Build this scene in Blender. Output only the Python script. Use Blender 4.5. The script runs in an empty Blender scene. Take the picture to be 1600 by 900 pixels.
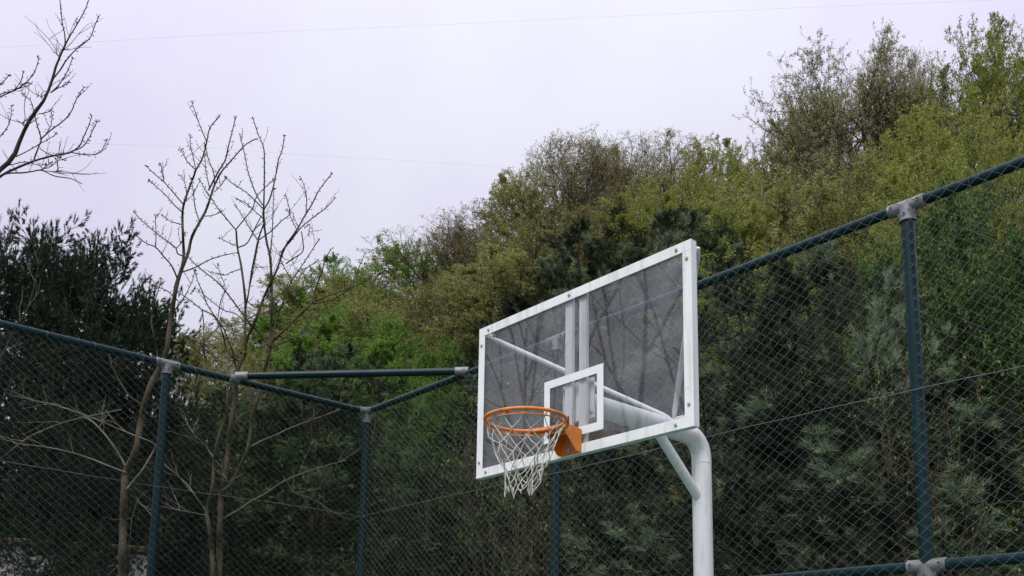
import bpy, math, random
import numpy as np
from mathutils import Matrix, Vector, noise as mnoise

S = bpy.context.scene
PI = math.pi
rad = math.radians
random.seed(7)
RNG = np.random.default_rng(7)

# ------------------------------------------------------------------ camera
EYE = np.array([0.0, 0.0, 1.542])
FPX, CX, CY, PITCH, ROLL = 1448.3, 790.55, 834.34, 0.1618, 0.0167   # fitted on the 1600x900 frame
_F = np.array([0, math.cos(PITCH), math.sin(PITCH)])
_R = np.array([1.0, 0, 0])
_U = np.cross(_R, _F)
CR = math.cos(ROLL) * _R + math.sin(ROLL) * _U
CU = -math.sin(ROLL) * _R + math.cos(ROLL) * _U
CF = _F
cam_d = bpy.data.cameras.new("camera")
cam = bpy.data.objects.new("camera", cam_d)
S.collection.objects.link(cam)
cam.matrix_world = Matrix(((CR[0], CU[0], -CF[0], EYE[0]), (CR[1], CU[1], -CF[1], EYE[1]),
                           (CR[2], CU[2], -CF[2], EYE[2]), (0, 0, 0, 1)))
cam_d.sensor_fit = 'HORIZONTAL'
cam_d.sensor_width = 36.0
cam_d.lens = 36.0 * FPX / 1600
cam_d.shift_x = (800 - CX) / 1600
cam_d.shift_y = (CY - 450) / 1600
cam_d.clip_start = 0.05
cam_d.clip_end = 3000
S.camera = cam

# ------------------------------------------------------------------ world, sun, exposure
SUN_EL, SUN_AZ = rad(52), rad(215)          # azimuth clockwise from +Y: behind the camera, left
W = bpy.data.worlds.new("World")
S.world = W
W.use_nodes = True
nt = W.node_tree
nt.nodes.clear()
out = nt.nodes.new('ShaderNodeOutputWorld')
bg = nt.nodes.new('ShaderNodeBackground')
bg.inputs['Strength'].default_value = 0.1
sky = nt.nodes.new('ShaderNodeTexSky')
sky.sky_type = 'NISHITA'
sky.sun_disc = False
sky.sun_elevation = SUN_EL
sky.sun_rotation = SUN_AZ
tc = nt.nodes.new('ShaderNodeTexCoord')
sep = nt.nodes.new('ShaderNodeSeparateXYZ')
nt.links.new(tc.outputs['Generated'], sep.inputs[0])
ramp = nt.nodes.new('ShaderNodeMapRange')          # overcast: a little brighter towards the zenith
ramp.inputs['From Min'].default_value = 0.0
ramp.inputs['From Max'].default_value = 1.0
ramp.inputs['To Min'].default_value = 0.96
ramp.inputs['To Max'].default_value = 2.2
pw = nt.nodes.new('ShaderNodeMath'); pw.operation = 'POWER'; pw.inputs[1].default_value = 2.6; pw.use_clamp = True
mxz = nt.nodes.new('ShaderNodeMath'); mxz.operation = 'MAXIMUM'; mxz.inputs[1].default_value = 0.0
nt.links.new(sep.outputs['Z'], mxz.inputs[0]); nt.links.new(mxz.outputs[0], pw.inputs[0])
nt.links.new(pw.outputs[0], ramp.inputs['Value'])
nz = nt.nodes.new('ShaderNodeTexNoise')
nz.inputs['Scale'].default_value = 3.0
nz.inputs['Detail'].default_value = 5
nz.inputs['Roughness'].default_value = 0.55
nt.links.new(tc.outputs['Generated'], nz.inputs['Vector'])
cr = nt.nodes.new('ShaderNodeValToRGB')
cr.color_ramp.elements[0].position = 0.40
cr.color_ramp.elements[0].color = (4.42, 4.18, 5.30, 1)
cr.color_ramp.elements[1].position = 0.62
cr.color_ramp.elements[1].color = (4.66, 4.72, 5.36, 1)
nt.links.new(nz.outputs['Fac'], cr.inputs['Fac'])
mul = nt.nodes.new('ShaderNodeVectorMath')
mul.operation = 'SCALE'
nt.links.new(cr.outputs['Color'], mul.inputs[0])
nt.links.new(ramp.outputs['Result'], mul.inputs['Scale'])
mx = nt.nodes.new('ShaderNodeMix')
mx.data_type = 'RGBA'
mx.inputs['Factor'].default_value = 0.95
nt.links.new(sky.outputs['Color'], mx.inputs[6])
nt.links.new(mul.outputs['Vector'], mx.inputs[7])
nt.links.new(mx.outputs[2], bg.inputs['Color'])
nt.links.new(bg.outputs['Background'], out.inputs['Surface'])

sun_d = bpy.data.lights.new("sun", 'SUN')
sun_d.energy = 1.5
sun_d.angle = rad(20)
sun_d.color = (1.0, 0.975, 0.94)
sun = bpy.data.objects.new("sun", sun_d)
S.collection.objects.link(sun)
sd = Vector((math.sin(SUN_AZ) * math.cos(SUN_EL), math.cos(SUN_AZ) * math.cos(SUN_EL), math.sin(SUN_EL)))
sun.rotation_euler = sd.to_track_quat('Z', 'Y').to_euler()
sun.location = (0, 0, 40)

S.view_settings.view_transform = 'Standard'
S.view_settings.look = 'None'
S.view_settings.exposure = 0.62
S.view_settings.gamma = 1.0
S.view_settings.use_curve_mapping = False
try:
    S.cycles.max_bounces = 8
    S.cycles.diffuse_bounces = 3
    S.cycles.transparent_max_bounces = 12
except Exception:
    pass


# ------------------------------------------------------------------ placing helpers
def unit(v):
    v = np.asarray(v, float)
    return v / np.linalg.norm(v)


def ray(x, y):
    return CF + CR * (x - CX) / FPX - CU * (y - CY) / FPX


def at_depth(x, y, Y):
    d = ray(x, y)
    return EYE + d * (Y / d[1])


def tag(o, label=None, cat=None, group=None, kind=None):
    if label: o['label'] = label
    if cat: o['category'] = cat
    if group: o['group'] = group
    if kind: o['kind'] = kind
    return o


def empty(name, loc=(0, 0, 0), rz=0.0):
    o = bpy.data.objects.new(name, None)
    o.location = loc
    o.rotation_euler = (0, 0, rz)
    S.collection.objects.link(o)
    return o


# ------------------------------------------------------------------ geometry collector
class Geo:
    def __init__(self):
        self.v = []; self.f = {3: [], 4: []}; self.m = {3: [], 4: []}; self.n = 0

    def add(self, V, F, mat=0):
        V = np.asarray(V, float).reshape(-1, 3)
        F = np.asarray(F, int)
        if len(F) == 0: return
        self.v.append(V)
        k = F.shape[1]
        self.f[k].append(F + self.n)
        self.m[k].append(np.full(len(F), mat))
        self.n += len(V)

    def mesh(self, name, mats, smooth=False):
        me = bpy.data.meshes.new(name)
        V = np.concatenate(self.v)
        loops, starts, mi = [], [], []
        off = 0
        for k in (3, 4):
            if self.f[k]:
                F = np.concatenate(self.f[k])
                loops.append(F.ravel())
                starts.append(off + np.arange(len(F)) * k)
                mi.append(np.concatenate(self.m[k]))
                off += F.size
        L = np.concatenate(loops); St = np.concatenate(starts); MI = np.concatenate(mi)
        me.vertices.add(len(V)); me.vertices.foreach_set('co', V.ravel().astype(np.float32))
        me.loops.add(len(L)); me.loops.foreach_set('vertex_index', L.astype(np.int32))
        me.polygons.add(len(St)); me.polygons.foreach_set('loop_start', St.astype(np.int32))
        me.polygons.foreach_set('material_index', MI.astype(np.int32))
        me.polygons.foreach_set('use_smooth', np.full(len(St), smooth))
        for m in mats: me.materials.append(m)
        me.update(calc_edges=True)
        me.validate()
        return me

    def build(self, name, mats, parent=None, smooth=False):
        if not isinstance(mats, (list, tuple)): mats = [mats]
        o = bpy.data.objects.new(name, self.mesh(name, mats, smooth))
        S.collection.objects.link(o)
        if parent is not None: o.parent = parent
        return o


def frames(T):
    T = T / (np.linalg.norm(T, axis=-1, keepdims=True) + 1e-12)
    ref = np.zeros_like(T); ref[..., 2] = 1.0
    par = np.abs(T[..., 2]) > 0.95
    ref[par] = (1.0, 0, 0)
    A = np.cross(T, ref); A /= np.linalg.norm(A, axis=-1, keepdims=True) + 1e-12
    return T, A, np.cross(T, A)


def tubes(geo, P, Rr, k=4, mat=0, caps=False):
    """P (N,m,3) polylines, Rr (N,m) radii."""
    P = np.asarray(P, float); Rr = np.asarray(Rr, float)
    if P.ndim == 2: P = P[None]; Rr = Rr[None]
    N, m, _ = P.shape
    if N == 0: return
    T = np.empty_like(P)
    T[:, 1:-1] = P[:, 2:] - P[:, :-2]
    T[:, 0] = P[:, 1] - P[:, 0]; T[:, -1] = P[:, -1] - P[:, -2]
    T, A, B = frames(T)
    # keep frames continuous: use one reference per polyline
    Tm = (P[:, -1] - P[:, 0]); Tm, A0, B0 = frames(Tm)
    A = A0[:, None, :] - T * np.sum(T * A0[:, None, :], -1, keepdims=True)
    A /= np.linalg.norm(A, axis=-1, keepdims=True) + 1e-12
    B = np.cross(T, A)
    th = np.arange(k) * 2 * PI / k
    ring = (A[:, :, None, :] * np.cos(th)[None, None, :, None] + B[:, :, None, :] * np.sin(th)[None, None, :, None])
    V = P[:, :, None, :] + ring * Rr[:, :, None, None]
    idx = np.arange(N * m * k).reshape(N, m, k)
    a = idx[:, :-1, :]; b = np.roll(idx, -1, 2)[:, :-1, :]
    c = np.roll(idx, -1, 2)[:, 1:, :]; d = idx[:, 1:, :]
    F = np.stack([a, b, c, d], -1).reshape(-1, 4)
    base = V.reshape(-1, 3)
    geo.add(base, F, mat)
    if caps:
        for e, s in ((0, -1), (-1, 1)):
            for i in range(N):
                cen = P[i, e]
                VV = np.vstack([V[i, e], cen])
                FF = [(j, (j + 1) % k, k) if s > 0 else ((j + 1) % k, j, k) for j in range(k)]
                geo.add(VV, FF, mat)


def tube(geo, pts, r, k=12, mat=0, caps=True):
    pts = np.asarray(pts, float)
    r = np.full(len(pts), r) if np.isscalar(r) else np.asarray(r, float)
    tubes(geo, pts[None], r[None], k, mat, caps)


def box(geo, c, ex, ey, ez, hx, hy, hz, mat=0, bev=0.0):
    """oriented box: centre, axes, half sizes; optional chamfer round the local z edges and top/bottom."""
    c = np.asarray(c, float); ex, ey, ez = map(lambda q: np.asarray(q, float), (ex, ey, ez))
    if bev <= 0:
        V = [c + ex * hx * sx + ey * hy * sy + ez * hz * sz for sz in (-1, 1) for sx, sy in ((-1, -1), (1, -1), (1, 1), (-1, 1))]
        geo.add(V, [(0, 3, 2, 1), (4, 5, 6, 7), (0, 1, 5, 4), (1, 2, 6, 5), (2, 3, 7, 6), (3, 0, 4, 7)], mat)
        return
    b = bev
    def ringp(hx_, hy_, z):
        o = [(-hx_ + b, -hy_), (hx_ - b, -hy_), (hx_, -hy_ + b), (hx_, hy_ - b), (hx_ - b, hy_), (-hx_ + b, hy_), (-hx_, hy_ - b), (-hx_, -hy_ + b)]
        return [c + ex * x + ey * y + ez * z for x, y in o]
    rings = [ringp(hx - b, hy - b, -hz), ringp(hx, hy, -hz + b), ringp(hx, hy, hz - b), ringp(hx - b, hy - b, hz)]
    V = sum(rings, [])
    F = []
    for r_ in range(3):
        for j in range(8):
            F.append((r_ * 8 + j, r_ * 8 + (j + 1) % 8, (r_ + 1) * 8 + (j + 1) % 8, (r_ + 1) * 8 + j))
    V += [c - ez * hz, c + ez * hz]
    geo.add(V, F, mat)
    n0 = len(V)
    T = [((j + 1) % 8, j, n0 - 2) for j in range(8)] + [(24 + j, 24 + (j + 1) % 8, n0 - 1) for j in range(8)]
    geo.add(V, T, mat)


def prism(geo, poly, d, mat=0):
    """poly list of 3D points (planar, convex), extruded by vector d (centred)."""
    P = np.asarray(poly, float); d = np.asarray(d, float); n = len(P)
    V = np.vstack([P - d / 2, P + d / 2])
    geo.add(V, [(i, (i + 1) % n, n + (i + 1) % n, n + i) for i in range(n)], mat)
    geo.add(V, [(0, i + 1, i) for i in range(1, n - 1)] + [(n, n + i, n + i + 1) for i in range(1, n - 1)], mat)


def bolt(geo, c, axis, r=0.009, h=0.008, mat=0):
    """washer and hexagonal head"""
    ax = unit(axis); c = np.asarray(c, float)
    tube(geo, [c, c + ax * h * 0.25], r * 1.5, 12, mat)
    tube(geo, [c + ax * h * 0.25, c + ax * h], r, 6, mat)


# ------------------------------------------------------------------ materials
def newmat(name):
    m = bpy.data.materials.new(name); m.use_nodes = True
    n = m.node_tree; b = n.nodes['Principled BSDF']
    return m, n, b


def noise_node(n, scale, detail=4, rough=0.55, coord='Object', dist=0.0):
    t = n.nodes.new('ShaderNodeTexCoord'); z = n.nodes.new('ShaderNodeTexNoise')
    z.inputs['Scale'].default_value = scale; z.inputs['Detail'].default_value = detail
    z.inputs['Roughness'].default_value = rough; z.inputs['Distortion'].default_value = dist
    n.links.new(t.outputs[coord], z.inputs['Vector'])
    return z


def ramp_node(n, src, stops):
    r = n.nodes.new('ShaderNodeValToRGB')
    e = r.color_ramp.elements
    e[0].position, e[0].color = stops[0][0], (*stops[0][1], 1)
    e[1].position, e[1].color = stops[-1][0], (*stops[-1][1], 1)
    for p, c in stops[1:-1]:
        q = e.new(p); q.color = (*c, 1)
    n.links.new(src, r.inputs['Fac'])
    return r


def mixrgb(n, fac, a, b, mode='MIX'):
    m = n.nodes.new('ShaderNodeMix'); m.data_type = 'RGBA'; m.blend_type = mode
    for s, v in ((m.inputs['Factor'], fac), (m.inputs[6], a), (m.inputs[7], b)):
        if hasattr(v, 'is_output'): n.links.new(v, s)
        elif isinstance(v, tuple): s.default_value = (*v, 1)
        else: s.default_value = v
    return m.outputs[2]


def bump(n, b, src, strength, dist=0.002):
    bp = n.nodes.new('ShaderNodeBump'); bp.inputs['Strength'].default_value = strength
    bp.inputs['Distance'].default_value = dist
    n.links.new(src, bp.inputs['Height']); n.links.new(bp.outputs['Normal'], b.inputs['Normal'])


def paint(name, col, dirt, rough=0.4, amount=0.35, scale=9, rust=None, metallic=0.0):
    m, n, b = newmat(name)
    z = noise_node(n, scale, 6, 0.65)
    r = ramp_node(n, z.outputs['Fac'], [(0.42, (0, 0, 0)), (0.72, (1, 1, 1))])
    ml = n.nodes.new('ShaderNodeMath'); ml.operation = 'MULTIPLY'; ml.inputs[1].default_value = amount
    n.links.new(r.outputs['Color'], ml.inputs[0])
    c = mixrgb(n, ml.outputs[0], col, dirt)
    z2 = noise_node(n, 160, 3, 0.6)
    r2 = ramp_node(n, z2.outputs['Fac'], [(0.62, (0, 0, 0)), (0.74, (1, 1, 1))])
    ms = n.nodes.new('ShaderNodeMath'); ms.operation = 'MULTIPLY'; ms.inputs[1].default_value = amount * 0.8
    n.links.new(r2.outputs['Color'], ms.inputs[0])
    c = mixrgb(n, ms.outputs[0], c, dirt)
    if rust:
        z3 = noise_node(n, 22, 5, 0.7, dist=0.6)
        r3 = ramp_node(n, z3.outputs['Fac'], [(0.66, (0, 0, 0)), (0.71, (1, 1, 1))])
        c = mixrgb(n, r3.outputs['Color'], c, rust)
    n.links.new(c, b.inputs['Base Color'])
    rr = n.nodes.new('ShaderNodeMapRange'); rr.inputs['To Min'].default_value = rough - 0.08; rr.inputs['To Max'].default_value = rough + 0.2
    n.links.new(z.outputs['Fac'], rr.inputs['Value']); n.links.new(rr.outputs['Result'], b.inputs['Roughness'])
    b.inputs['Metallic'].default_value = metallic
    bump(n, b, z2.outputs['Fac'], 0.25, 0.001)
    return m


M = {}
M['white'] = paint('white_paint', (0.83, 0.85, 0.84), (0.48, 0.50, 0.46), 0.38, 0.22, 7, rust=(0.34, 0.20, 0.11))
def streaks(m, sx, sz, col, amt):
    n = m.node_tree; b = n.nodes['Principled BSDF']
    t = n.nodes.new('ShaderNodeTexCoord'); mp_ = n.nodes.new('ShaderNodeMapping')
    mp_.inputs['Scale'].default_value = (sx, sx, sz)
    z = n.nodes.new('ShaderNodeTexNoise'); z.inputs['Scale'].default_value = 1.0; z.inputs['Detail'].default_value = 6; z.inputs['Roughness'].default_value = 0.65
    n.links.new(t.outputs['Object'], mp_.inputs['Vector']); n.links.new(mp_.outputs[0], z.inputs['Vector'])
    r = ramp_node(n, z.outputs['Fac'], [(0.50, (0, 0, 0)), (0.75, (amt, amt, amt))])
    old = b.inputs['Base Color'].links[0].from_socket
    n.links.new(mixrgb(n, r.outputs['Color'], old, col), b.inputs['Base Color'])
streaks(M['white'], 22, 1.6, (0.40, 0.39, 0.33), 0.55)
M['white_clean'] = paint('white_line_paint', (0.80, 0.82, 0.82), (0.55, 0.57, 0.56), 0.5, 0.25, 14)
M['orange'] = paint('orange_paint', (0.78, 0.235, 0.030), (0.40, 0.12, 0.03), 0.42, 0.5, 11)
M['teal'] = paint('teal_paint', (0.0015, 0.021, 0.024), (0.006, 0.028, 0.029), 0.30, 0.4, 6)
M['teal'].node_tree.nodes['Principled BSDF'].inputs['Specular IOR Level'].default_value = 0.2
M['galv'] = paint('galvanised_metal', (0.22, 0.225, 0.23), (0.11, 0.115, 0.12), 0.45, 0.6, 18, metallic=0.35)
M['bolt'] = paint('bolt_metal', (0.5, 0.5, 0.5), (0.12, 0.10, 0.09), 0.35, 0.5, 60, metallic=0.8)
M['socket_shade'] = paint('socket_shade_paint', (0.02, 0.02, 0.02), (0.04, 0.03, 0.03), 0.7, 0.4, 40)  # near black disc colour, stands for the shade inside a screw socket
M['wire'] = paint('coated_wire', (0.095, 0.125, 0.120), (0.17, 0.18, 0.18), 0.45, 0.4, 30)
M['tension'] = paint('tension_wire_metal', (0.16, 0.17, 0.17), (0.09, 0.09, 0.09), 0.5, 0.4, 30, metallic=0.3)
M['cord'] = paint('net_cord', (0.60, 0.59, 0.52), (0.28, 0.27, 0.22), 0.85, 0.5, 35)
M['cable'] = paint('cable_rubber', (0.05, 0.05, 0.055), (0.09, 0.09, 0.09), 0.7, 0.4, 5)


def glass_mat():
    m, n, b = newmat('scratched_glass')
    n.nodes.remove(b)
    o = n.nodes['Material Output']
    geo = n.nodes.new('ShaderNodeNewGeometry')
    ior = n.nodes.new('ShaderNodeMapRange'); ior.inputs['To Min'].default_value = 1.52; ior.inputs['To Max'].default_value = 1 / 1.52
    n.links.new(geo.outputs['Backfacing'], ior.inputs['Value'])
    fr = n.nodes.new('ShaderNodeFresnel'); n.links.new(ior.outputs['Result'], fr.inputs['IOR'])
    tr = n.nodes.new('ShaderNodeBsdfTransparent'); tr.inputs['Color'].default_value = (0.90, 0.915, 0.92, 1)
    gl = n.nodes.new('ShaderNodeBsdfGlossy'); gl.inputs['Roughness'].default_value = 0.0
    df = n.nodes.new('ShaderNodeBsdfDiffuse'); df.inputs['Color'].default_value = (0.62, 0.60, 0.66, 1)
    z = noise_node(n, 3.2, 7, 0.7)
    z2 = noise_node(n, 38, 5, 0.7, dist=1.2)
    d1 = n.nodes.new('ShaderNodeMapRange'); d1.inputs['From Min'].default_value = 0.35; d1.inputs['From Max'].default_value = 0.72
    d1.inputs['To Min'].default_value = 0.02; d1.inputs['To Max'].default_value = 0.12
    n.links.new(z.outputs['Fac'], d1.inputs['Value'])
    d2 = n.nodes.new('ShaderNodeMapRange'); d2.inputs['From Min'].default_value = 0.60; d2.inputs['From Max'].default_value = 0.78
    d2.inputs['To Min'].default_value = 0.0; d2.inputs['To Max'].default_value = 0.16
    n.links.new(z2.outputs['Fac'], d2.inputs['Value'])
    ad = n.nodes.new('ShaderNodeMath'); ad.operation = 'ADD'
    n.links.new(d1.outputs['Result'], ad.inputs[0]); n.links.new(d2.outputs['Result'], ad.inputs[1])
    m1 = n.nodes.new('ShaderNodeMixShader'); n.links.new(ad.outputs[0], m1.inputs[0])
    n.links.new(tr.outputs[0], m1.inputs[1]); n.links.new(df.outputs[0], m1.inputs[2])
    m2 = n.nodes.new('ShaderNodeMixShader'); n.links.new(fr.outputs[0], m2.inputs[0])
    n.links.new(m1.outputs[0], m2.inputs[1]); n.links.new(gl.outputs[0], m2.inputs[2])
    n.links.new(m2.outputs[0], o.inputs['Surface'])
    return m


M['glass'] = glass_mat()


def leaf_mat(name, c0, c1, c2, transl=0.3, rough=0.55, nsc=0.9, spec=0.22):
    """three leaf colours, picked leaf by leaf and in drifts through the crown"""
    m, n, b = newmat(name)
    geo = n.nodes.new('ShaderNodeNewGeometry')
    z = noise_node(n, nsc, 3, 0.6)
    oi = n.nodes.new('ShaderNodeObjectInfo')
    a = n.nodes.new('ShaderNodeMath'); a.operation = 'MULTIPLY_ADD'
    n.links.new(geo.outputs['Random Per Island'], a.inputs[0]); a.inputs[1].default_value = 0.55
    n.links.new(z.outputs['Fac'], a.inputs[2])
    a2 = n.nodes.new('ShaderNodeMath'); a2.operation = 'MULTIPLY_ADD'
    n.links.new(oi.outputs['Random'], a2.inputs[0]); a2.inputs[1].default_value = 0.25
    n.links.new(a.outputs[0], a2.inputs[2])
    r = ramp_node(n, a2.outputs[0], [(0.45, c0), (0.85, c1), (1.25 if False else 1.0, c2)])
    n.links.new(r.outputs['Color'], b.inputs['Base Color'])
    b.inputs['Roughness'].default_value = rough
    b.inputs['Specular IOR Level'].default_value = spec
    t = n.nodes.new('ShaderNodeBsdfTranslucent')
    br = mixrgb(n, 1.0, r.outputs['Color'], (1.25, 1.35, 0.7), 'MULTIPLY')
    n.links.new(br, t.inputs['Color'])
    mxs = n.nodes.new('ShaderNodeMixShader'); mxs.inputs[0].default_value = transl
    n.links.new(b.outputs[0], mxs.inputs[1]); n.links.new(t.outputs[0], mxs.inputs[2])
    n.links.new(mxs.outputs[0], n.nodes['Material Output'].inputs['Surface'])
    return m


def bark_mat(name, c0, c1, scale=14):
    m, n, b = newmat(name)
    z = noise_node(n, scale, 6, 0.7, dist=0.4)
    r = ramp_node(n, z.outputs['Fac'], [(0.3, c0), (0.7, c1)])
    n.links.new(r.outputs['Color'], b.inputs['Base Color'])
    b.inputs['Roughness'].default_value = 0.9
    b.inputs['Specular IOR Level'].default_value = 0.15
    bump(n, b, z.outputs['Fac'], 0.6, 0.01)
    return m


M['l_olive'] = leaf_mat('olive_bud_leaf', (0.122, 0.128, 0.051), (0.220, 0.227, 0.090), (0.354, 0.354, 0.159), 0.35)
M['l_olive_b'] = leaf_mat('sandy_olive_bud_leaf', (0.138, 0.130, 0.067), (0.240, 0.228, 0.120), (0.372, 0.348, 0.192), 0.35)
M['l_brown'] = leaf_mat('brown_bud_leaf', (0.150, 0.126, 0.074), (0.252, 0.216, 0.120), (0.336, 0.300, 0.156), 0.3)
M['l_green'] = leaf_mat('fresh_green_leaf', (0.051, 0.109, 0.021), (0.104, 0.198, 0.037), (0.196, 0.316, 0.073), 0.4)
M['l_yellow'] = leaf_mat('yellow_green_leaf', (0.109, 0.127, 0.030), (0.198, 0.222, 0.052), (0.307, 0.330, 0.100), 0.4)
M['l_ivy'] = leaf_mat('deep_green_leaf', (0.022, 0.050, 0.012), (0.055, 0.105, 0.024), (0.13, 0.20, 0.050), 0.3)
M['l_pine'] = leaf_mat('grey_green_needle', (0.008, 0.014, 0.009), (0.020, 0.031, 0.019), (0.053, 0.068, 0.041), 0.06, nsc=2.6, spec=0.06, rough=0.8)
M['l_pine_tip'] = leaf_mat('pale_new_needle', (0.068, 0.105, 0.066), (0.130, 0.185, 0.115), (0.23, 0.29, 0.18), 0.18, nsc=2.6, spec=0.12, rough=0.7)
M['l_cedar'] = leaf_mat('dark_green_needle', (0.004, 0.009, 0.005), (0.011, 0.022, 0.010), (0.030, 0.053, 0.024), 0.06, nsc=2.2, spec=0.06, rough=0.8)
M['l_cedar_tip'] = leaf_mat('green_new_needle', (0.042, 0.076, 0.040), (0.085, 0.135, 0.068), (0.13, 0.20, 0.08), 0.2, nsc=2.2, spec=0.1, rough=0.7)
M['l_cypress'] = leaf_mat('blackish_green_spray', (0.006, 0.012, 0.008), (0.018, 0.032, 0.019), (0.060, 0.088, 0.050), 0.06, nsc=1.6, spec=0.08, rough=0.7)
M['bark_dark'] = bark_mat('dark_bark', (0.022, 0.018, 0.014), (0.065, 0.055, 0.045))
M['bark_grey'] = bark_mat('grey_brown_bark', (0.045, 0.036, 0.027), (0.115, 0.098, 0.078))
M['bark_olive'] = bark_mat('mossy_sapling_bark', (0.030, 0.026, 0.014), (0.105, 0.093, 0.058), 34)
M['bark_sunlit'] = bark_mat('sunlit_pale_twig_bark', (0.10, 0.09, 0.065), (0.24, 0.22, 0.175), 30)  # pale twigs; the sunlight on them is put into this colour
M['bud'] = bark_mat('brown_bud', (0.040, 0.036, 0.020), (0.10, 0.10, 0.05), 60)


# ------------------------------------------------------------------ ground
KA = 0.85413
NB = np.array([math.sin(KA), math.cos(KA), 0.0])      # away from the court, through the back fence
TB = np.array([math.cos(KA), -math.sin(KA), 0.0])     # along the back fence, towards the right of the photo
C_BACK = 5.5                                           # NB . p on the back fence
K_CORNER = np.array([-1.58, 10.05, 0.0])
C_LEFT = float(K_CORNER @ TB)                          # TB . p on the left fence


def terrain(x, y):
    x = np.asarray(x, float); y = np.asarray(y, float)
    s = 0.45 * x + 0.893 * y - 10.0
    sp = np.where(s > 0, s, 0.0)
    h = 0.72 * (np.sqrt(sp * sp + 4.0) - 2.0)
    h = np.where(h > 18, 18 + 4 * np.tanh((h - 18) / 8), h)
    side = TB[0] * x + TB[1] * y                       # hill dies out towards the far left
    h = h * (1 / (1 + np.exp(-(side + 62) / 9)))
    lump = 0.35 * np.sin(x * 0.43 + 1.3 * np.sin(y * 0.21)) * np.cos(y * 0.37 + 0.8) * np.clip(s / 4, 0, 1)
    return h + lump


def terrain1(x, y): return float(terrain(x, y))


def m_ground():
    m, n, b = newmat('woodland_floor')
    z = noise_node(n, 0.6, 8, 0.65)
    r = ramp_node(n, z.outputs['Fac'], [(0.3, (0.020, 0.017, 0.010)), (0.5, (0.040, 0.036, 0.018)), (0.7, (0.040, 0.055, 0.018))])
    n.links.new(r.outputs['Color'], b.inputs['Base Color'])
    b.inputs['Roughness'].default_value = 0.95
    z2 = noise_node(n, 9, 6, 0.7)
    bump(n, b, z2.outputs['Fac'], 0.8, 0.06)
    return m


g = Geo()
def warp(n_, lo, hi, c):
    u = np.linspace(-1, 1, n_)
    w = np.sign(u) * np.abs(u) ** 2.6
    return np.where(w < 0, c + w * (c - lo), c + w * (hi - c))
xs = warp(161, -900, 900, 5); ys = warp(161, -900, 1200, 24)
XX, YY = np.meshgrid(xs, ys)
ZZ = terrain(XX, YY)
V = np.stack([XX, YY, ZZ], -1).reshape(-1, 3)
idx = np.arange(161 * 161).reshape(161, 161)
F = np.stack([idx[:-1, :-1], idx[:-1, 1:], idx[1:, 1:], idx[1:, :-1]], -1).reshape(-1, 4)
g.add(V, F)
o = g.build('ground', m_ground(), smooth=True)
tag(o, kind='structure')

def m_court():
    m, n, b = newmat('court_acrylic')
    z = noise_node(n, 1.5, 8, 0.6)
    r = ramp_node(n, z.outputs['Fac'], [(0.3, (0.05, 0.12, 0.09)), (0.7, (0.07, 0.15, 0.11))])
    n.links.new(r.outputs['Color'], b.inputs['Base Color']); b.inputs['Roughness'].default_value = 0.8
    return m

cc = K_CORNER - NB * 0.15 + TB * 0.15
pA, pB, pC, pD = cc, cc + TB * 15, cc + TB * 15 - NB * 28, cc - NB * 28
g = Geo(); g.add([p_ + np.array([0, 0, 0.012]) for p_ in (pA, pD, pC, pB)], [(0, 1, 2, 3)])
tag(g.build('court', m_court()), kind='structure')
g = Geo()
def line_sheet(a, b, w):
    d = unit(b - a); s = np.cross(d, (0, 0, 1)) * w / 2; up = np.array([0, 0, 0.016])
    g.add([a - s + up, b - s + up, b + s + up, a + s + up], [(0, 1, 2, 3)])
l0 = cc - NB * 1.6
line_sheet(l0 + TB * 0.6, l0 + TB * 14.4, 0.05)
l1, l2 = l0 + TB * 0.62 - NB * 0.027, l0 + TB * 14.38 - NB * 0.027
line_sheet(l1, l1 - NB * 25, 0.05); line_sheet(l2, l2 - NB * 25, 0.05)
tag(g.build('court_lines', M['white_clean']), kind='structure')

streaks(M['teal'], 30, 2.0, (0.02, 0.042, 0.040), 0.5)
streaks(M['orange'], 25, 6.0, (0.20, 0.07, 0.03), 0.6)
# ------------------------------------------------------------------ basketball goal
CB = np.array([0.3849, 5.3793, 3.4252])                # centre of the board's front face
UP = np.array([0, 0, 1.0])
def bp(t, d, z):                                       # along the board, behind the board, above its centre
    return CB + TB * t + NB * d + UP * z

goal_base = bp(0, 1.262, 0); goal_base[2] = 0
goal = empty('basketball_hoop', tuple(goal_base))
tag(goal, 'white basketball goal post with clear framed backboard, orange rim and white net', 'basketball hoop')
def GP(geo, name, mats, parent=goal, smooth=False):
    o = geo.build(name, mats, None, smooth)
    o.parent = parent
    pw = Matrix.Translation(Vector(goal_base))
    o.matrix_parent_inverse = pw.inverted() if parent is goal else Matrix.Identity(4)
    return o
def SUB(geo, name, mats, part, smooth=False):
    o = geo.build(name, mats, None, smooth); o.parent = part
    o.matrix_parent_inverse = (part.matrix_parent_inverse @ Matrix.Identity(4)).inverted() @ part.matrix_parent_inverse
    return o

ZA = 3.252 - CB[2]                                     # arm axis height
RP = 0.067
g = Geo()
pts = [bp(0, 1.262, -CB[2] + 0.0), bp(0, 1.262, ZA - 0.62), bp(0, 1.262, ZA - 0.18)]
for i in range(1, 10):
    th = i / 9 * PI / 2
    pts.append(bp(0, 1.262 - 0.155 * (1 - math.cos(th)), ZA - 0.155 + 0.155 * math.sin(th)))
pts.append(bp(0, 0.085, ZA))
tube(g, pts, RP, 32)
post = GP(g, 'post', M['white'], smooth=True)
g = Geo(); tube(g, [bp(0, 1.262, ZA - 0.186), bp(0, 1.262, ZA - 0.178)], RP + 0.0022, 32)
SUB(g, 'weld_ring', M['white'], post, True)
g = Geo()
tube(g, [bp(0, 1.262, -CB[2] + 0.012), bp(0, 1.262, -CB[2] + 0.03)], 0.17, 24)
SUB(g, 'base_plate', M['white'], post)
g = Geo()
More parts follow.
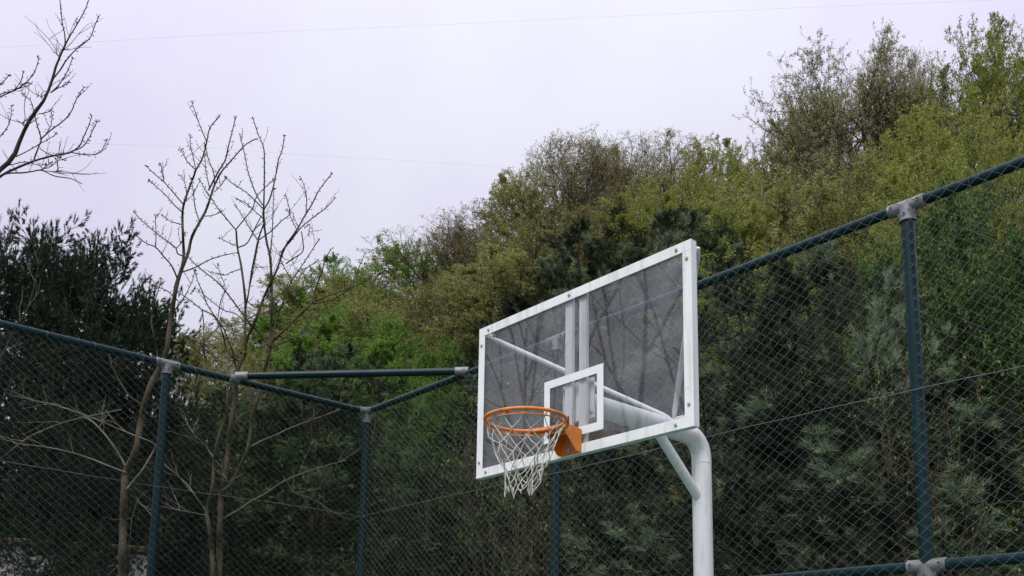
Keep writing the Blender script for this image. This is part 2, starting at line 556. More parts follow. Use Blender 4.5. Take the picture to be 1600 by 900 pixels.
tube(g, [bp(0, 0.775, ZA - 0.03), bp(0, 1.235, ZA - 0.44)], 0.034, 20)
GP(g, 'diagonal_brace', M['white'], smooth=True)
# board frame: four flat bars with a returned edge
fw, W2, H2, FD = 0.060, 0.90, 0.525, 0.042
fr = Geo()
for s in (-1, 1):
    box(fr, bp(0, 0.003, s * (H2 - fw / 2)), TB, UP, NB, W2, fw / 2, 0.003, bev=0.001)
    box(fr, bp(0, 0.006 + FD / 2, s * (H2 - 0.003)), TB, UP, NB, W2, 0.003, FD / 2 - 0.001, bev=0.001)
    box(fr, bp(s * (W2 - fw / 2), 0.0032, 0), TB, UP, NB, fw / 2, H2 - fw + 0.0005, 0.003, bev=0.001)
    box(fr, bp(s * (W2 - 0.003), 0.006 + FD / 2, 0), TB, UP, NB, 0.003, H2 - 0.0065, FD / 2 - 0.001, bev=0.001)
frame = GP(fr, 'board_frame', M['white'])
for t, z in ((-0.87, 0.40), (-0.87, -0.42), (0.87, 0.42), (0.87, -0.40), (-0.80, 0.493), (0.80, 0.493), (-0.03, 0.497), (-0.8, -0.495), (0.78, -0.497)):
    g = Geo(); bolt(g, bp(t, 0.0, z), -NB, 0.0075, 0.009)
    SUB(g, 'bolt', M['bolt'], frame)
g = Geo(); box(g, bp(0, 0.014, 0), TB, UP, NB, W2 - 0.02, H2 - 0.02, 0.006)
GP(g, 'glass_panel', M['glass'])
for t in (-0.057, 0.063):
    g = Geo(); box(g, bp(t, 0.036, 0), TB, UP, NB, 0.031, H2 - 0.012, 0.012, bev=0.002)
    GP(g, 'centre_bar', M['white'])
g = Geo()
for z, hz in ((-0.036, 0.025), (-0.384, 0.025)):
    box(g, bp(0, 0.0062, z), TB, UP, NB, 0.25, hz, 0.0012)
for t in (-0.225, 0.225):
    box(g, bp(t, 0.0062, -0.21), TB, UP, NB, 0.025, 0.149, 0.0012)
GP(g, 'target_rectangle', M['white_clean'])
g = Geo(); box(g, bp(-0.01, 0.066, -0.175), TB, UP, NB, 0.132, 0.125, 0.006, bev=0.002)
mp = GP(g, 'mounting_plate', M['white'])
for t in (-0.125, 0.105):
    for z in (-0.085, -0.265):
        g = Geo(); bolt(g, bp(t, 0.060, z), -NB, 0.010, 0.010); SUB(g, 'bolt', M['bolt'], mp)
# gusset ribs between arm end and mounting plate
for z in (-1, 1):
    g = Geo()
    prism(g, [bp(0, 0.0735, ZA + z * (RP - 0.004)), bp(0, 0.24, ZA + z * (RP - 0.004)), bp(0, 0.0735, ZA + z * 0.115)], TB * 0.008)
    SUB(g, 'gusset', M['white'], mp)
# stays from the top corners to a lug on the arm
anchor = bp(0, 1.03, 3.345 - CB[2])
for s in (-1, 1):
    a = bp(s * (0.893 if s > 0 else 0.865), 0.075, 0.500 if s > 0 else 0.475); b_ = anchor + TB * (-0.035 if s > 0 else -0.055) - NB * 0.02
    d = unit(b_ - a)
    g = Geo()
    tube(g, [a, a + d * 0.03, a + d * 0.07, b_ - d * 0.07, b_ - d * 0.03, b_], [0.007, 0.014, 0.018, 0.018, 0.014, 0.008], 14)
    st = GP(g, 'stay_rod', M['white'], smooth=True)
    g = Geo()
    box(g, bp(s * 0.880, 0.070, 0.495), TB, UP, NB, 0.003, 0.018, 0.034, bev=0.001)
    bolt(g, bp(s * 0.884, 0.084, 0.495), TB * s, 0.008, 0.008)
    bolt(g, bp(s * 0.876, 0.084, 0.495), -TB * s, 0.008, 0.008)
    SUB(g, 'lug', M['white'], st)
g = Geo()
box(g, bp(0, 1.03, ZA + RP + 0.018), TB, UP, NB, 0.028, 0.022, 0.004, bev=0.001)
tube(g, [anchor - TB * 0.06, anchor + TB * 0.06], 0.007, 8)
bolt(g, anchor + TB * 0.045, TB, 0.010, 0.014); bolt(g, anchor - TB * 0.045, -TB, 0.010, 0.014)
GP(g, 'stay_anchor', M['white'])
# rim
RC = bp(0, -0.375, 3.043 - CB[2]); RR = 0.2340
def rimp(th, r=RR, z=0.0):                             # th = 0 points to the board
    return RC + (NB * math.cos(th) + TB * math.sin(th)) * r + UP * z
g = Geo()
N_ = 72
ring = np.array([rimp(i * 2 * PI / N_) for i in range(N_ + 1)])
tube(g, ring, 0.0105, 12, caps=False)
rim = GP(g, 'rim', M['orange'], smooth=True)
g = Geo()                                              # thin ring that holds the net
for s in (-1, 1):
    tube(g, [rimp(s * th, RR - 0.004, -0.030) for th in np.linspace(0.62, 3.05, 30)], 0.0042, 8)
for i in range(12):
    th = (i + 0.5) * 2 * PI / 12
    if abs(((th + PI) % (2 * PI)) - PI) < 0.5: continue
    tube(g, [rimp(th - 0.05, RR - 0.002, -0.008), rimp(th - 0.045, RR - 0.004, -0.03)], 0.0035, 6)
    tube(g, [rimp(th + 0.05, RR - 0.002, -0.008), rimp(th + 0.045, RR - 0.004, -0.03)], 0.0035, 6)
SUB(g, 'net_ring', M['orange'], rim, True)
g = Geo()                                              # flat band round the board side of the ring
ths = np.linspace(-0.95, 0.95, 25)
for i in range(24):
    a0, a1 = ths[i], ths[i + 1]
    def bh(a): return 0.010 + 0.034 * (1 - min(1, max(0, (abs(a) - 0.55) / 0.40)))
    V = []
    for a_ in (a0, a1):
        for r_ in (RR + 0.0105, RR + 0.0155):
            V += [rimp(a_, r_, 0.008 + 0.3 * bh(a_)), rimp(a_, r_, 0.010 - 0.85 * bh(a_))]
    g.add(V, [(0, 1, 5, 4), (2, 6, 7, 3), (0, 4, 6, 2), (1, 3, 7, 5)])
SUB(g, 'band', M['orange'], rim)
g = Geo()
box(g, bp(-0.004, -0.0035, -0.447), TB, UP, NB, 0.085, 0.072, 0.003, bev=0.001)      # plate on the board
box(g, bp(-0.004, -0.072, -0.376), TB, NB, UP, 0.076, 0.062, 0.0025, bev=0.001)      # shelf under the ring
for s in (-1, 1):
    t = -0.004 + s * 0.079
    prism(g, [bp(t, -0.008, -0.374), bp(t, -0.128, -0.366), bp(t, -0.150, -0.385), bp(t, -0.145, -0.405), bp(t, -0.040, -0.516), bp(t, -0.008, -0.518)], TB * 0.004)
rp = SUB(g, 'bracket', M['orange'], rim)
for z in (-0.435, -0.492):
    g = Geo(); bolt(g, bp(-0.012, -0.0065, z), -NB, 0.010, 0.012)
    SUB(g, 'bracket_bolt', M['bolt'], rim)
# net: twelve loops, a diamond lattice of knotted cord
g = Geo(); rows = 6
def netp(row, j):
    f = row / rows
    r = 0.222 * (1 - f) ** 1.1 + 0.076 * (1 - (1 - f) ** 1.1)
    z = -0.030 - 0.385 * f ** 0.93
    th = (j + 0.5 * (row % 2) + 0.5) * 2 * PI / 12
    rs = random.Random(row * 100 + (j % 12))
    th += rs.uniform(-0.16, 0.16) * min(1, f * 2.5) + 0.10 * f * math.sin(j * 1.3)
    r *= 1 + rs.uniform(-0.16, 0.14) * min(1, f * 3)
    z += rs.uniform(-0.022, 0.018) * min(1, f * 3)
    return rimp(th, r, z) + np.array([-0.030, 0.012, 0]) * f + NB * 0.02 * f * math.sin(f * 3)
for j in range(12):
    tp = netp(0, j)
    th = (j + 0.5) * 2 * PI / 12
    lp = [rimp(th - 0.02, 0.222, -0.035), rimp(th - 0.012, 0.229, -0.018), rimp(th + 0.004, 0.235, -0.022), rimp(th + 0.02, 0.230, -0.034), tp - UP * 0.010]
    tube(g, lp, 0.0030, 6)
    for row in range(rows):
        for dj in (0, 1):
            jj = j + (dj - (1 if row % 2 == 0 else 0))
            a = netp(row, j); b_ = netp(row + 1, jj)
            mid = (a + b_) / 2 + np.array([random.uniform(-1, 1), random.uniform(-1, 1), -1.2]) * 0.0035
            tube(g, [a, (a * 0.7 + mid * 0.3 + (mid - a) * 0.2), mid, b_], 0.0030, 6, caps=False)
        k_ = netp(row, j)
        if row: tube(g, [k_ - UP * 0.006, k_, k_ + UP * 0.006], [0.003, 0.0058, 0.003], 6)
    e = netp(rows, j)
    tube(g, [e + UP * 0.01, e, e - UP * 0.008 + TB * 0.003, e - UP * 0.016], [0.0035, 0.006, 0.0045, 0.002], 6)
tag(SUB(g, 'net', M['cord'], rim, True))

# ------------------------------------------------------------------ fences
ZR = 4.545; RPOST = 0.040; RRAIL = 0.033; PITCH_M = 0.072


def mesh_panel(origin, along, inward, length, z0, z1):
    """chain link: zigzag wires, each hooked into its neighbour"""
    g = Geo(); XS = 0.045; nw = int(length / XS); hz = PITCH_M / 2
    ns = int((z1 - z0) / hz)
    z = z1 - np.arange(ns + 1) * hz
    P = np.zeros((nw, ns + 1, 3))
    wob = RNG.normal(0, 0.0012, (nw, ns + 1, 3))
    sag = 0.004
    for i in range(nw):
        side = (np.arange(ns + 1) + i) % 2
        x = (i + side) * XS + np.where(side == 1, 0.0015, -0.0015)
        dz = 0.003 * np.sin(x * 3.1) + 0.008 * np.sin(x * 0.9 + z * 1.3) + 0.004 * np.sin(x * 5.3 + z * 4.1)
        bow = 0.018 * np.sin(x * 2.2 + z * 0.8) + 0.010 * np.sin(z * 3 + x * 1.1) - 0.004
        dep = np.where(side == 1, 0.0022, -0.0022)
        P[i] = origin + along * x[:, None] + inward * (dep + bow * 0.7 + 0.002)[:, None] + UP * (z + dz)[:, None]
    P += wob * np.array([1, 1, 0.6])
    tubes(g, P, np.full(P.shape[:2], 0.00165), 3)
    # twisted knuckles along the top edge
    return g


def fence(name, label, p0, along, inward, posts, length, first_post, brace_pts=None):
    root = empty(name, (float(p0[0]), float(p0[1]), 0))
    tag(root, label, 'fence', None)
    inv = Matrix.Translation(Vector((-float(p0[0]), -float(p0[1]), 0)))
    def P_(geo, nm, mats, smooth=False, par=None):
        o = geo.build(nm, mats, None, smooth); o.parent = par or root
        o.matrix_parent_inverse = inv if par is None else Matrix.Identity(4)
        return o
    def S_(geo, nm, mats, part, smooth=False):
        return P_(geo, nm, mats, smooth, part)
    q = lambda k, z, inn=0.0: p0 + along * k + UP * z + inward * inn
    end = length
    g = Geo(); tube(g, [q(-0.03, ZR), q(end, ZR)], RRAIL, 20); P_(g, 'top_rail', M['teal'], True)
    g = Geo(); tube(g, [q(-0.03, 2.275), q(end, 2.275)], RRAIL, 20); P_(g, 'middle_rail', M['teal'], True)
    for i, k in enumerate(posts):
        if i == 0 and not first_post: continue
        g = Geo(); tube(g, [q(k, 0), q(k, ZR - 0.03)], RPOST, 24); po = P_(g, 'fence_post', M['teal'], True)
    for i, k in enumerate(posts):
        for z in (ZR, 2.275):
            if i == 0:
                if not first_post: continue
                g = Geo(); tube(g, [q(0, z + 0.045), q(0, z - 0.13)], RPOST + 0.007, 24)
                tube(g, [q(-0.01, z), q(0.11, z)], RRAIL + 0.008, 20)
                tube(g, [q(0, z), q(0, z) - NB * 0.11 if along is TB else q(0, z) + TB * 0.11], RRAIL + 0.008, 20)
            else:
                g = Geo(); tube(g, [q(k - 0.115, z), q(k - 0.108, z), q(k - 0.1, z), q(k + 0.1, z), q(k + 0.108, z), q(k + 0.115, z)], [RRAIL + .004, RRAIL + .010, RRAIL + .008, RRAIL + .008, RRAIL + .010, RRAIL + .004], 20)
                tube(g, [q(k, z), q(k, z - 0.088), q(k, z - 0.092), q(k, z - 0.105)], [RPOST + .008, RPOST + .008, RPOST + .012, RPOST + .012], 24)
                prism(g, [q(k - 0.068, z - 0.02), q(k - 0.043, z - 0.07), q(k + 0.043, z - 0.07), q(k + 0.068, z - 0.02)], inward * 0.03)
            ft = P_(g, 'rail_fitting', M['galv'], False)
            for dk, dz in ((-0.085, 0.004), (0.085, 0.004), (0.0, -0.065)):
                if i == 0 and dk < 0: continue
                rr = RRAIL + 0.0085 if dz > 0 else RPOST + 0.009
                c_ = q(k + dk, z + dz, rr - 0.003)
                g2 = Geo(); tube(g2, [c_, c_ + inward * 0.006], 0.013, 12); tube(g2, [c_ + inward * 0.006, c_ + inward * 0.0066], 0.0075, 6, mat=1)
                S_(g2, 'set_screw', [M['galv'], M['socket_shade']], ft)
    org = p0 + inward * (RPOST + 0.008)
    g = mesh_panel(org, along, inward, end, 0.05, ZR + 0.028)
    o = P_(g, 'wire_mesh', M['wire']); o['kind'] = 'stuff'
    g = Geo()
    n = 60
    pts = [q(end * i / n, 3.335 + 0.003 * math.sin(i * 1.9) + 0.008 * math.sin(i * 0.31), RPOST + 0.013) for i in range(n + 1)]
    tube(g, pts, 0.0024, 6); P_(g, 'tension_wire', M['tension'])
    # wire ties round the rail
    g = Geo()
    for j in range(int(end / 0.45)):
        k = 0.25 + j * 0.45 + random.uniform(-0.05, 0.05)
        ringp = [q(k + 0.004 * math.sin(a_), ZR + (RRAIL + 0.003) * math.sin(a_), (RRAIL + 0.003) * math.cos(a_) + (0.006 if abs(a_) < 0.2 else 0)) for a_ in np.linspace(0, 2 * PI, 13)]
        tube(g, ringp, 0.0018, 4, caps=False)
    o = P_(g, 'wire_tie', M['tension']); o['kind'] = 'stuff'
    return root


fence('chain_link_fence', 'dark teal chain link fence running behind the backboard to the right edge', K_CORNER, TB, -NB,
      [0, 3.045, 6.175, 9.3, 12.4], 12.5, True)
fence('chain_link_fence', 'dark teal chain link fence on the left running into the corner before bare saplings', K_CORNER, -NB, TB,
      [0, 2.267, 4.534, 6.80, 9.07], 9.2, False)

a = np.array([-2.765, 8.985, ZR + 0.030]); b_ = np.array([-0.372, 8.69, ZR + 0.022])
root = empty('corner_brace_pipe', tuple((a + b_) / 2))
tag(root, 'dark teal pipe bridging the fence corner between the two top rails', 'brace pipe')
inv = Matrix.Translation(Vector(tuple(-(a + b_) / 2)))
d = unit(b_ - a)
g = Geo(); tube(g, [a + d * 0.03, b_ - d * 0.03], 0.036, 20)
o = g.build('pipe', M['teal'], root, True); o.matrix_parent_inverse = inv
for e, s, ax in ((a, 1, NB), (b_, -1, TB)):
    g = Geo(); tube(g, [e + d * s * 0.02, e + d * s * 0.15], 0.044, 20)
    cc_ = e - UP * 0.028
    tube(g, [cc_ - ax * 0.05, cc_ + ax * 0.05], 0.045, 20)
    o = g.build('clamp', M['galv'], root); o.matrix_parent_inverse = inv


# ------------------------------------------------------------------ vegetation builders
def grow(P0, D, L, m, wander, trop, rng, trop_vec=(0, 0, 1)):
    """vectorised polylines; P0 (N,3) D (N,3) L (N,) -> (N,m+1,3)"""
    N = len(P0); P = np.zeros((N, m + 1, 3)); P[:, 0] = P0
    D = D / (np.linalg.norm(D, axis=1, keepdims=True) + 1e-9)
    tv = np.asarray(trop_vec, float)
    for i in range(m):
        D = D + rng.normal(0, wander, (N, 3)) + tv * (trop[:, None] if isinstance(trop, np.ndarray) else trop)
        D = D / (np.linalg.norm(D, axis=1, keepdims=True) + 1e-9)
        P[:, i + 1] = P[:, i] + D * (L / m)[:, None]
    return P


def sample(P, u):
    """point and tangent on each polyline (N,m+1,3) at u (N,c)"""
    m = P.shape[1] - 1
    x = np.clip(u, 0, 0.9999) * m; i = x.astype(int); f = (x - i)[..., None]
    n = np.arange(len(P))[:, None]
    a = P[n, i]; b = P[n, i + 1]
    return a + (b - a) * f, (b - a) / (np.linalg.norm(b - a, axis=-1, keepdims=True) + 1e-9)


def children(P, c, u0, u1, ang, angj, rng):
    N = len(P)
    u = u0 + (u1 - u0) * (np.arange(c)[None, :] + rng.uniform(0, 1, (N, c))) / c
    X, T = sample(P, u)
    T, A, B = frames(T)
    az = (np.arange(c) * 2.4)[None, :] + rng.uniform(0, 6.28, (N, 1)) + rng.normal(0, 0.5, (N, c))
    th = ang + rng.normal(0, angj, (N, c))
    D = T * np.cos(th)[..., None] + (A * np.cos(az)[..., None] + B * np.sin(az)[..., None]) * np.sin(th)[..., None]
    return X.reshape(-1, 3), D.reshape(-1, 3), u.ravel()


def leaves(geo, X, D, ln, wd, rng, mat=0, spread=0.9, fold=0.25):
    N = len(X)
    D = D + rng.normal(0, spread, (N, 3)); D /= np.linalg.norm(D, axis=1, keepdims=True)
    T, A, B = frames(D)
    az = rng.uniform(0, 6.28, N)[:, None]
    S_ = A * np.cos(az) + B * np.sin(az); Nn = np.cross(T, S_)
    l = (ln * rng.uniform(0.6, 1.3, N))[:, None]; w = (wd * rng.uniform(0.7, 1.2, N))[:, None]
    V = np.stack([X, X + T * l * 0.5 + S_ * w * 0.5 + Nn * w * fold, X + T * l, X + T * l * 0.5 - S_ * w * 0.5 + Nn * w * fold], 1)
    geo.add(V.reshape(-1, 3), np.arange(N * 4).reshape(N, 4), mat)


def needles(geo, X, D, ln, wd, k, rng, mat=0, spread=0.7, droop=0.0):
    """k thin triangles fanned at each X along D"""
    X = np.repeat(X, k, 0); D = np.repeat(D, k, 0); N = len(X)
    D = D / (np.linalg.norm(D, axis=1, keepdims=True) + 1e-9) + rng.normal(0, spread, (N, 3)) + np.array([0, 0, -droop])
    T, A, B = frames(D)
    az = rng.uniform(0, 6.28, N)[:, None]; S_ = A * np.cos(az) + B * np.sin(az)
    l = (ln * rng.uniform(0.6, 1.25, N))[:, None]
    X = X + rng.normal(0, ln * 0.12, (N, 3))
    V = np.stack([X - S_ * wd / 2, X + S_ * wd / 2, X + T * l], 1)
    geo.add(V.reshape(-1, 3), np.arange(N * 3).reshape(N, 3), mat)


def taper(r0, m, end):
    r0 = np.asarray(r0, float)
    return r0[:, None] * np.linspace(1, end, m)[None, :]


def dome_dist(X, D, c, r):
    """how far from X along D to the crown's domed outline"""
    A_ = D / r; B_ = (X - c) / r
    a = np.sum(A_ * A_, 1); b = 2 * np.sum(A_ * B_, 1); k = np.sum(B_ * B_, 1) - 1
    disc = np.maximum(b * b - 4 * a * k, 0)
    return np.maximum((-b + np.sqrt(disc)) / (2 * a), 0)


def leaflets(geo, X, D, ln, wd, rng, mat=0, spread=0.9):
    """tiny leaves as single triangles"""
    N = len(X)
    D = D + rng.normal(0, spread, (N, 3)); D /= np.linalg.norm(D, axis=1, keepdims=True)
    T, A, B = frames(D)
    az = rng.uniform(0, 6.28, N)[:, None]; S_ = A * np.cos(az) + B * np.sin(az)
    l = (ln * rng.uniform(0.6, 1.3, N))[:, None]; w = (wd * rng.uniform(0.7, 1.2, N))[:, None]
    V = np.stack([X, X + T * l * 0.7 + S_ * w * 0.5, X + T * l * 0.8 - S_ * w * 0.55], 1)
    geo.add(V.reshape(-1, 3), np.arange(N * 3).reshape(N, 3), mat)


def deciduous(seed, H, lm, bark, n1=13, n2=9, n3=8, leafn=7, ll=0.09, lw=0.05, wide=0.36, clear=0.22, stems=1, ang1=0.85, n4=0, up=0.04, low=0.22, tri=True, gap=0.0, rk=0.014):
    """an open spring crown under a domed outline: stems, limbs, branches, twigs, small leaves"""
    rng = np.random.default_rng(seed)
    tr = Geo(); cr_ = Geo()
    cz = H * (low + (1 - low) * 0.46); c = np.array([0, 0, cz]); r = np.array([H * wide, H * wide * 0.95, H - cz])
    P0 = rng.normal(0, 0.12 if stems > 1 else 0.0, (stems, 3))
    D0 = np.zeros((stems, 3)); D0[:, 2] = 1; D0[:, :2] += rng.normal(0, 0.20 if stems > 1 else 0.05, (stems, 2))
    L0 = H * rng.uniform(0.72, 0.86, stems)
    P0[:, 2] = -0.4
    T0 = grow(P0, D0, L0, 10, 0.055, 0.03, rng)
    r0 = H * rk * rng.uniform(0.8, 1.1, stems)
    tubes(tr, T0, taper(r0, 11, 0.18), 8)
    X, D, u = children(T0, n1, clear, 1.0, ang1, 0.22, rng)
    D = D / np.linalg.norm(D, axis=1, keepdims=True)
    L1 = np.clip(dome_dist(X, D + np.array([0, 0, up * 2]), c, r), 0.3, None) * rng.uniform(0.72, 1.0, len(u))
    T1 = grow(X, D, L1, 7, 0.10, up, rng)
    r1 = np.repeat(r0, n1) * (1 - 0.7 * u) * 0.5 + 0.006
    tubes(tr, T1, taper(r1, 8, 0.22), 5)
    X, D, u = children(T1, n2, 0.15, 1.0, 0.75, 0.25, rng)
    D = D / np.linalg.norm(D, axis=1, keepdims=True)
    L2 = np.clip(np.minimum(np.repeat(L1, n2) * (0.60 - 0.2 * u) * rng.uniform(0.6, 1.25, len(u)), dome_dist(X, D, c, r) * 0.95), 0.15, 2.2)
    T2 = grow(X, D, L2, 5, 0.13, up * 1.2, rng)
    r2 = np.repeat(r1, n2) * (1 - 0.7 * u) * 0.45 + 0.003
    tubes(cr_, T2, taper(r2, 6, 0.3), 4, 1)
    X, D, u = children(T2, n3, 0.12, 1.0, 0.7, 0.3, rng)
    D = D / np.linalg.norm(D, axis=1, keepdims=True)
    L3 = np.clip(np.minimum(np.repeat(L2, n3) * 0.5 * rng.uniform(0.6, 1.4, len(u)), dome_dist(X, D, c, r) * 1.1 + 0.1), 0.10, 0.6)
    T3 = grow(X, D, L3, 3, 0.16, up, rng)
    tubes(cr_, T3, taper(np.full(len(L3), 0.0055), 4, 0.4), 3, 1)
    if n4:
        X, D, u = children(T3, n4, 0.15, 1.0, 0.7, 0.3, rng)
        L4 = rng.uniform(0.10, 0.28, len(u))
        T4 = grow(X, D, L4, 2, 0.18, up, rng)
        tubes(cr_, T4, taper(np.full(len(L4), 0.004), 3, 0.5), 3, 1)
        T3 = T4
    w3 = rng.uniform(0, 1, len(T3)) < 0.93 - gap
    X, D, u = children(T3[w3], leafn, 0.1, 1.15, 0.7, 0.3, rng)
    X = X + rng.normal(0, ll * 0.5, X.shape)
    (leaflets if tri else leaves)(cr_, X, D, ll, lw, rng, 0)
    return (tr.mesh('trunk', [bark], True), cr_.mesh('crown', [lm, bark]), H)


def conifer(seed, H, lm, tip, bark, nl=60, n2=11, n3=5, ln=0.11, wd=0.009, k=22, spread=0.34, low=0.05, droop=0.05, spr=0.55, ang=1.35, up=0.06, shape=0.75, flat=0.55, shoot=0.22, tipshare=0.35, inner=0.25):
    """evergreen: whorled limbs, side branches, shoots that end in rosettes of needles; dark needles deepen the gaps between the limbs"""
    rng = np.random.default_rng(seed)
    tr = Geo(); cr_ = Geo()
    T0 = grow(np.array([[0, 0, -0.4]]), np.array([[0.0, 0, 1]]), np.array([H + 0.3]), 10, 0.02, 0.02, rng)
    r0 = np.array([H * 0.016]); tubes(tr, T0, taper(r0, 11, 0.12), 9)
    X, D, u = children(T0, nl, low, 0.985, ang, 0.18, rng)
    L1 = H * spread * (np.clip(1 - u, 0, 1) ** shape + 0.07) * rng.uniform(0.6, 1.3, len(u))
    T1 = grow(X, D, L1, 6, 0.08, up, rng)
    T1[..., 2] -= droop * L1[:, None] * np.sin(np.linspace(0, PI, 7))[None, :]
    r1 = 0.012 + r0[0] * 0.28 * (1 - u)
    tubes(tr, T1, taper(r1, 7, 0.25), 4)
    X, D, u2 = children(T1, n2, inner, 1.0, 0.80, 0.2, rng)
    L2 = np.clip(np.repeat(L1, n2) * (0.48 - 0.26 * u2) * rng.uniform(0.6, 1.3, len(u2)), 0.15, 1.0)
    T2 = grow(X, D * np.array([1, 1, flat]), L2, 4, 0.10, up, rng)
    tubes(cr_, T2, taper(np.full(len(L2), 0.007), 5, 0.35), 3, 1)
    X, D, u3 = children(T2, n3, 0.25, 1.0, 0.65, 0.25, rng)
    L3 = shoot * rng.uniform(0.5, 1.2, len(u3))
    T3 = grow(X, D, L3, 2, 0.12, up * 2, rng)
    limb_p = np.where(rng.uniform(0, 1, nl) < 0.4, 0.75, 0.06) * (tipshare / 0.35)  # limbs mostly pale or mostly dark; colour contrast stands in for shaded gaps
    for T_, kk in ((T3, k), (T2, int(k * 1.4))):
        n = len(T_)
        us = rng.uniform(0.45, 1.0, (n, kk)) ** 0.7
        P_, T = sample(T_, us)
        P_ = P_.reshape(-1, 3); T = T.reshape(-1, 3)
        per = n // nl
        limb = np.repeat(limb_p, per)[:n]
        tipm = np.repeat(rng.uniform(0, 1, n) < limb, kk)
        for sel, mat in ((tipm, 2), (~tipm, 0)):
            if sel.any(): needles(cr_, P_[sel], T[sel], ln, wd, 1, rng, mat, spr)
    return (tr.mesh('trunk', [bark], True), cr_.mesh('crown', [lm, bark, tip], False), H)


def topped(t):
    """measure the real top of the crown, so trees can be stood to a height"""
    n = len(t[1].vertices); co = np.zeros(n * 3, dtype=np.float32); t[1].vertices.foreach_get('co', co)
    return (t[0], t[1], float(np.quantile(co.reshape(-1, 3)[:, 2], 0.9985)))


TPL = {
    'olive': [deciduous(11, 8, M['l_olive'], M['bark_grey'], n1=18, n2=9, n3=8, leafn=38, ll=0.060, lw=0.050),
              deciduous(12, 8, M['l_olive'], M['bark_grey'], n1=11, n2=9, n3=8, leafn=36, ll=0.060, lw=0.050, stems=2, wide=0.40),
              deciduous(13, 9, M['l_olive_b'], M['bark_grey'], n1=20, n2=8, n3=7, n4=2, leafn=17, ll=0.058, lw=0.046, wide=0.38, ang1=0.75)],
    'bare': [deciduous(21, 9, M['l_brown'], M['bark_grey'], n1=20, n2=9, n3=8, n4=3, leafn=5, ll=0.055, lw=0.042, wide=0.36, ang1=0.65, up=0.06),
             deciduous(22, 9, M['l_brown'], M['bark_grey'], n1=12, n2=9, n3=8, n4=3, leafn=6, ll=0.055, lw=0.042, wide=0.40, stems=2, ang1=0.65, up=0.06)],
    'big': [deciduous(26, 10, M['l_olive_b'], M['bark_dark'], n1=30, n2=11, n3=8, n4=2, leafn=13, ll=0.055, lw=0.045, wide=0.44, stems=1, ang1=0.8, up=0.03, clear=0.25)],
    'green': [deciduous(31, 7, M['l_green'], M['bark_grey'], n1=14, n2=9, n3=8, leafn=52, ll=0.080, lw=0.066, clear=0.10, low=0.1),
              deciduous(32, 7, M['l_green'], M['bark_dark'], n1=9, n2=9, n3=8, leafn=50, ll=0.080, lw=0.066, clear=0.10, stems=2, wide=0.42, low=0.1)],
    'yellow': [deciduous(41, 8, M['l_yellow'], M['bark_grey'], n1=16, n2=9, n3=8, leafn=46, ll=0.062, lw=0.052, clear=0.15, low=0.12),
               deciduous(42, 8, M['l_yellow'], M['bark_dark'], n1=10, n2=9, n3=8, leafn=44, ll=0.062, lw=0.052, clear=0.12, stems=2, wide=0.42, low=0.12)],
    'twig': [deciduous(45, 4, M['l_yellow'], M['bark_olive'], n1=8, n2=5, n3=4, leafn=2, ll=0.035, lw=0.028, clear=0.05, low=0.05, stems=3, wide=0.5, ang1=0.6)],
    'mirror': [deciduous(46, 11, M['l_brown'], M['bark_dark'], n1=7, n2=4, n3=2, leafn=2, ll=0.05, lw=0.03, clear=0.42, low=0.40, wide=0.26, ang1=0.5, up=0.08, rk=0.009),
               deciduous(47, 11, M['l_brown'], M['bark_dark'], n1=5, n2=4, n3=2, leafn=2, ll=0.05, lw=0.03, clear=0.50, low=0.45, wide=0.24, stems=2, ang1=0.5, up=0.08, rk=0.007)],
    'ivy': [deciduous(35, 6, M['l_ivy'], M['bark_dark'], n1=16, n2=9, n3=8, leafn=44, ll=0.075, lw=0.06, clear=0.05, stems=1, wide=0.5, low=0.03)],
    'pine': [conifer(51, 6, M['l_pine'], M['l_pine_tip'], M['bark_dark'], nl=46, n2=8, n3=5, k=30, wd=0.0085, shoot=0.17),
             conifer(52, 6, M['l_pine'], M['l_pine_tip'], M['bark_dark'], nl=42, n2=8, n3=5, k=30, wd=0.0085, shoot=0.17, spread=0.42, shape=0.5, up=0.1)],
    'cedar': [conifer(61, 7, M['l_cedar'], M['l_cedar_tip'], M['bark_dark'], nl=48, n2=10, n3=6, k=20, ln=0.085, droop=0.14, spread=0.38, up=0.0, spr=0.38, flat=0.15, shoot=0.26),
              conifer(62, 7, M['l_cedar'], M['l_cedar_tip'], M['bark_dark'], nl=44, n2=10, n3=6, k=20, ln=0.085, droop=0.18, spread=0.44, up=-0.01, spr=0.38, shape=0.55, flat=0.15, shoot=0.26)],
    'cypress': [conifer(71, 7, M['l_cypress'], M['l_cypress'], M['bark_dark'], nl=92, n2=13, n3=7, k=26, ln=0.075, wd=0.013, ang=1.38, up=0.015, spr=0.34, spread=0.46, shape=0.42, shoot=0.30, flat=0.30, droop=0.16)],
}
TPL = {k_: [topped(t_) for t_ in v_] for k_, v_ in TPL.items()}
CAT = {'ivy': 'tree', 'mirror': 'tree', 'big': 'tree', 'twig': 'shrub', 'olive': 'tree', 'bare': 'tree', 'green': 'tree', 'yellow': 'tree', 'pine': 'conifer', 'cedar': 'conifer', 'cypress': 'conifer'}
NAME = {'ivy': 'leafy_tree', 'mirror': 'bare_tree', 'big': 'budding_tree', 'twig': 'bare_shrub', 'olive': 'budding_tree', 'bare': 'bare_tree', 'green': 'leafy_tree', 'yellow': 'leafy_tree', 'pine': 'pine_tree', 'cedar': 'cedar_tree', 'cypress': 'cypress_tree'}
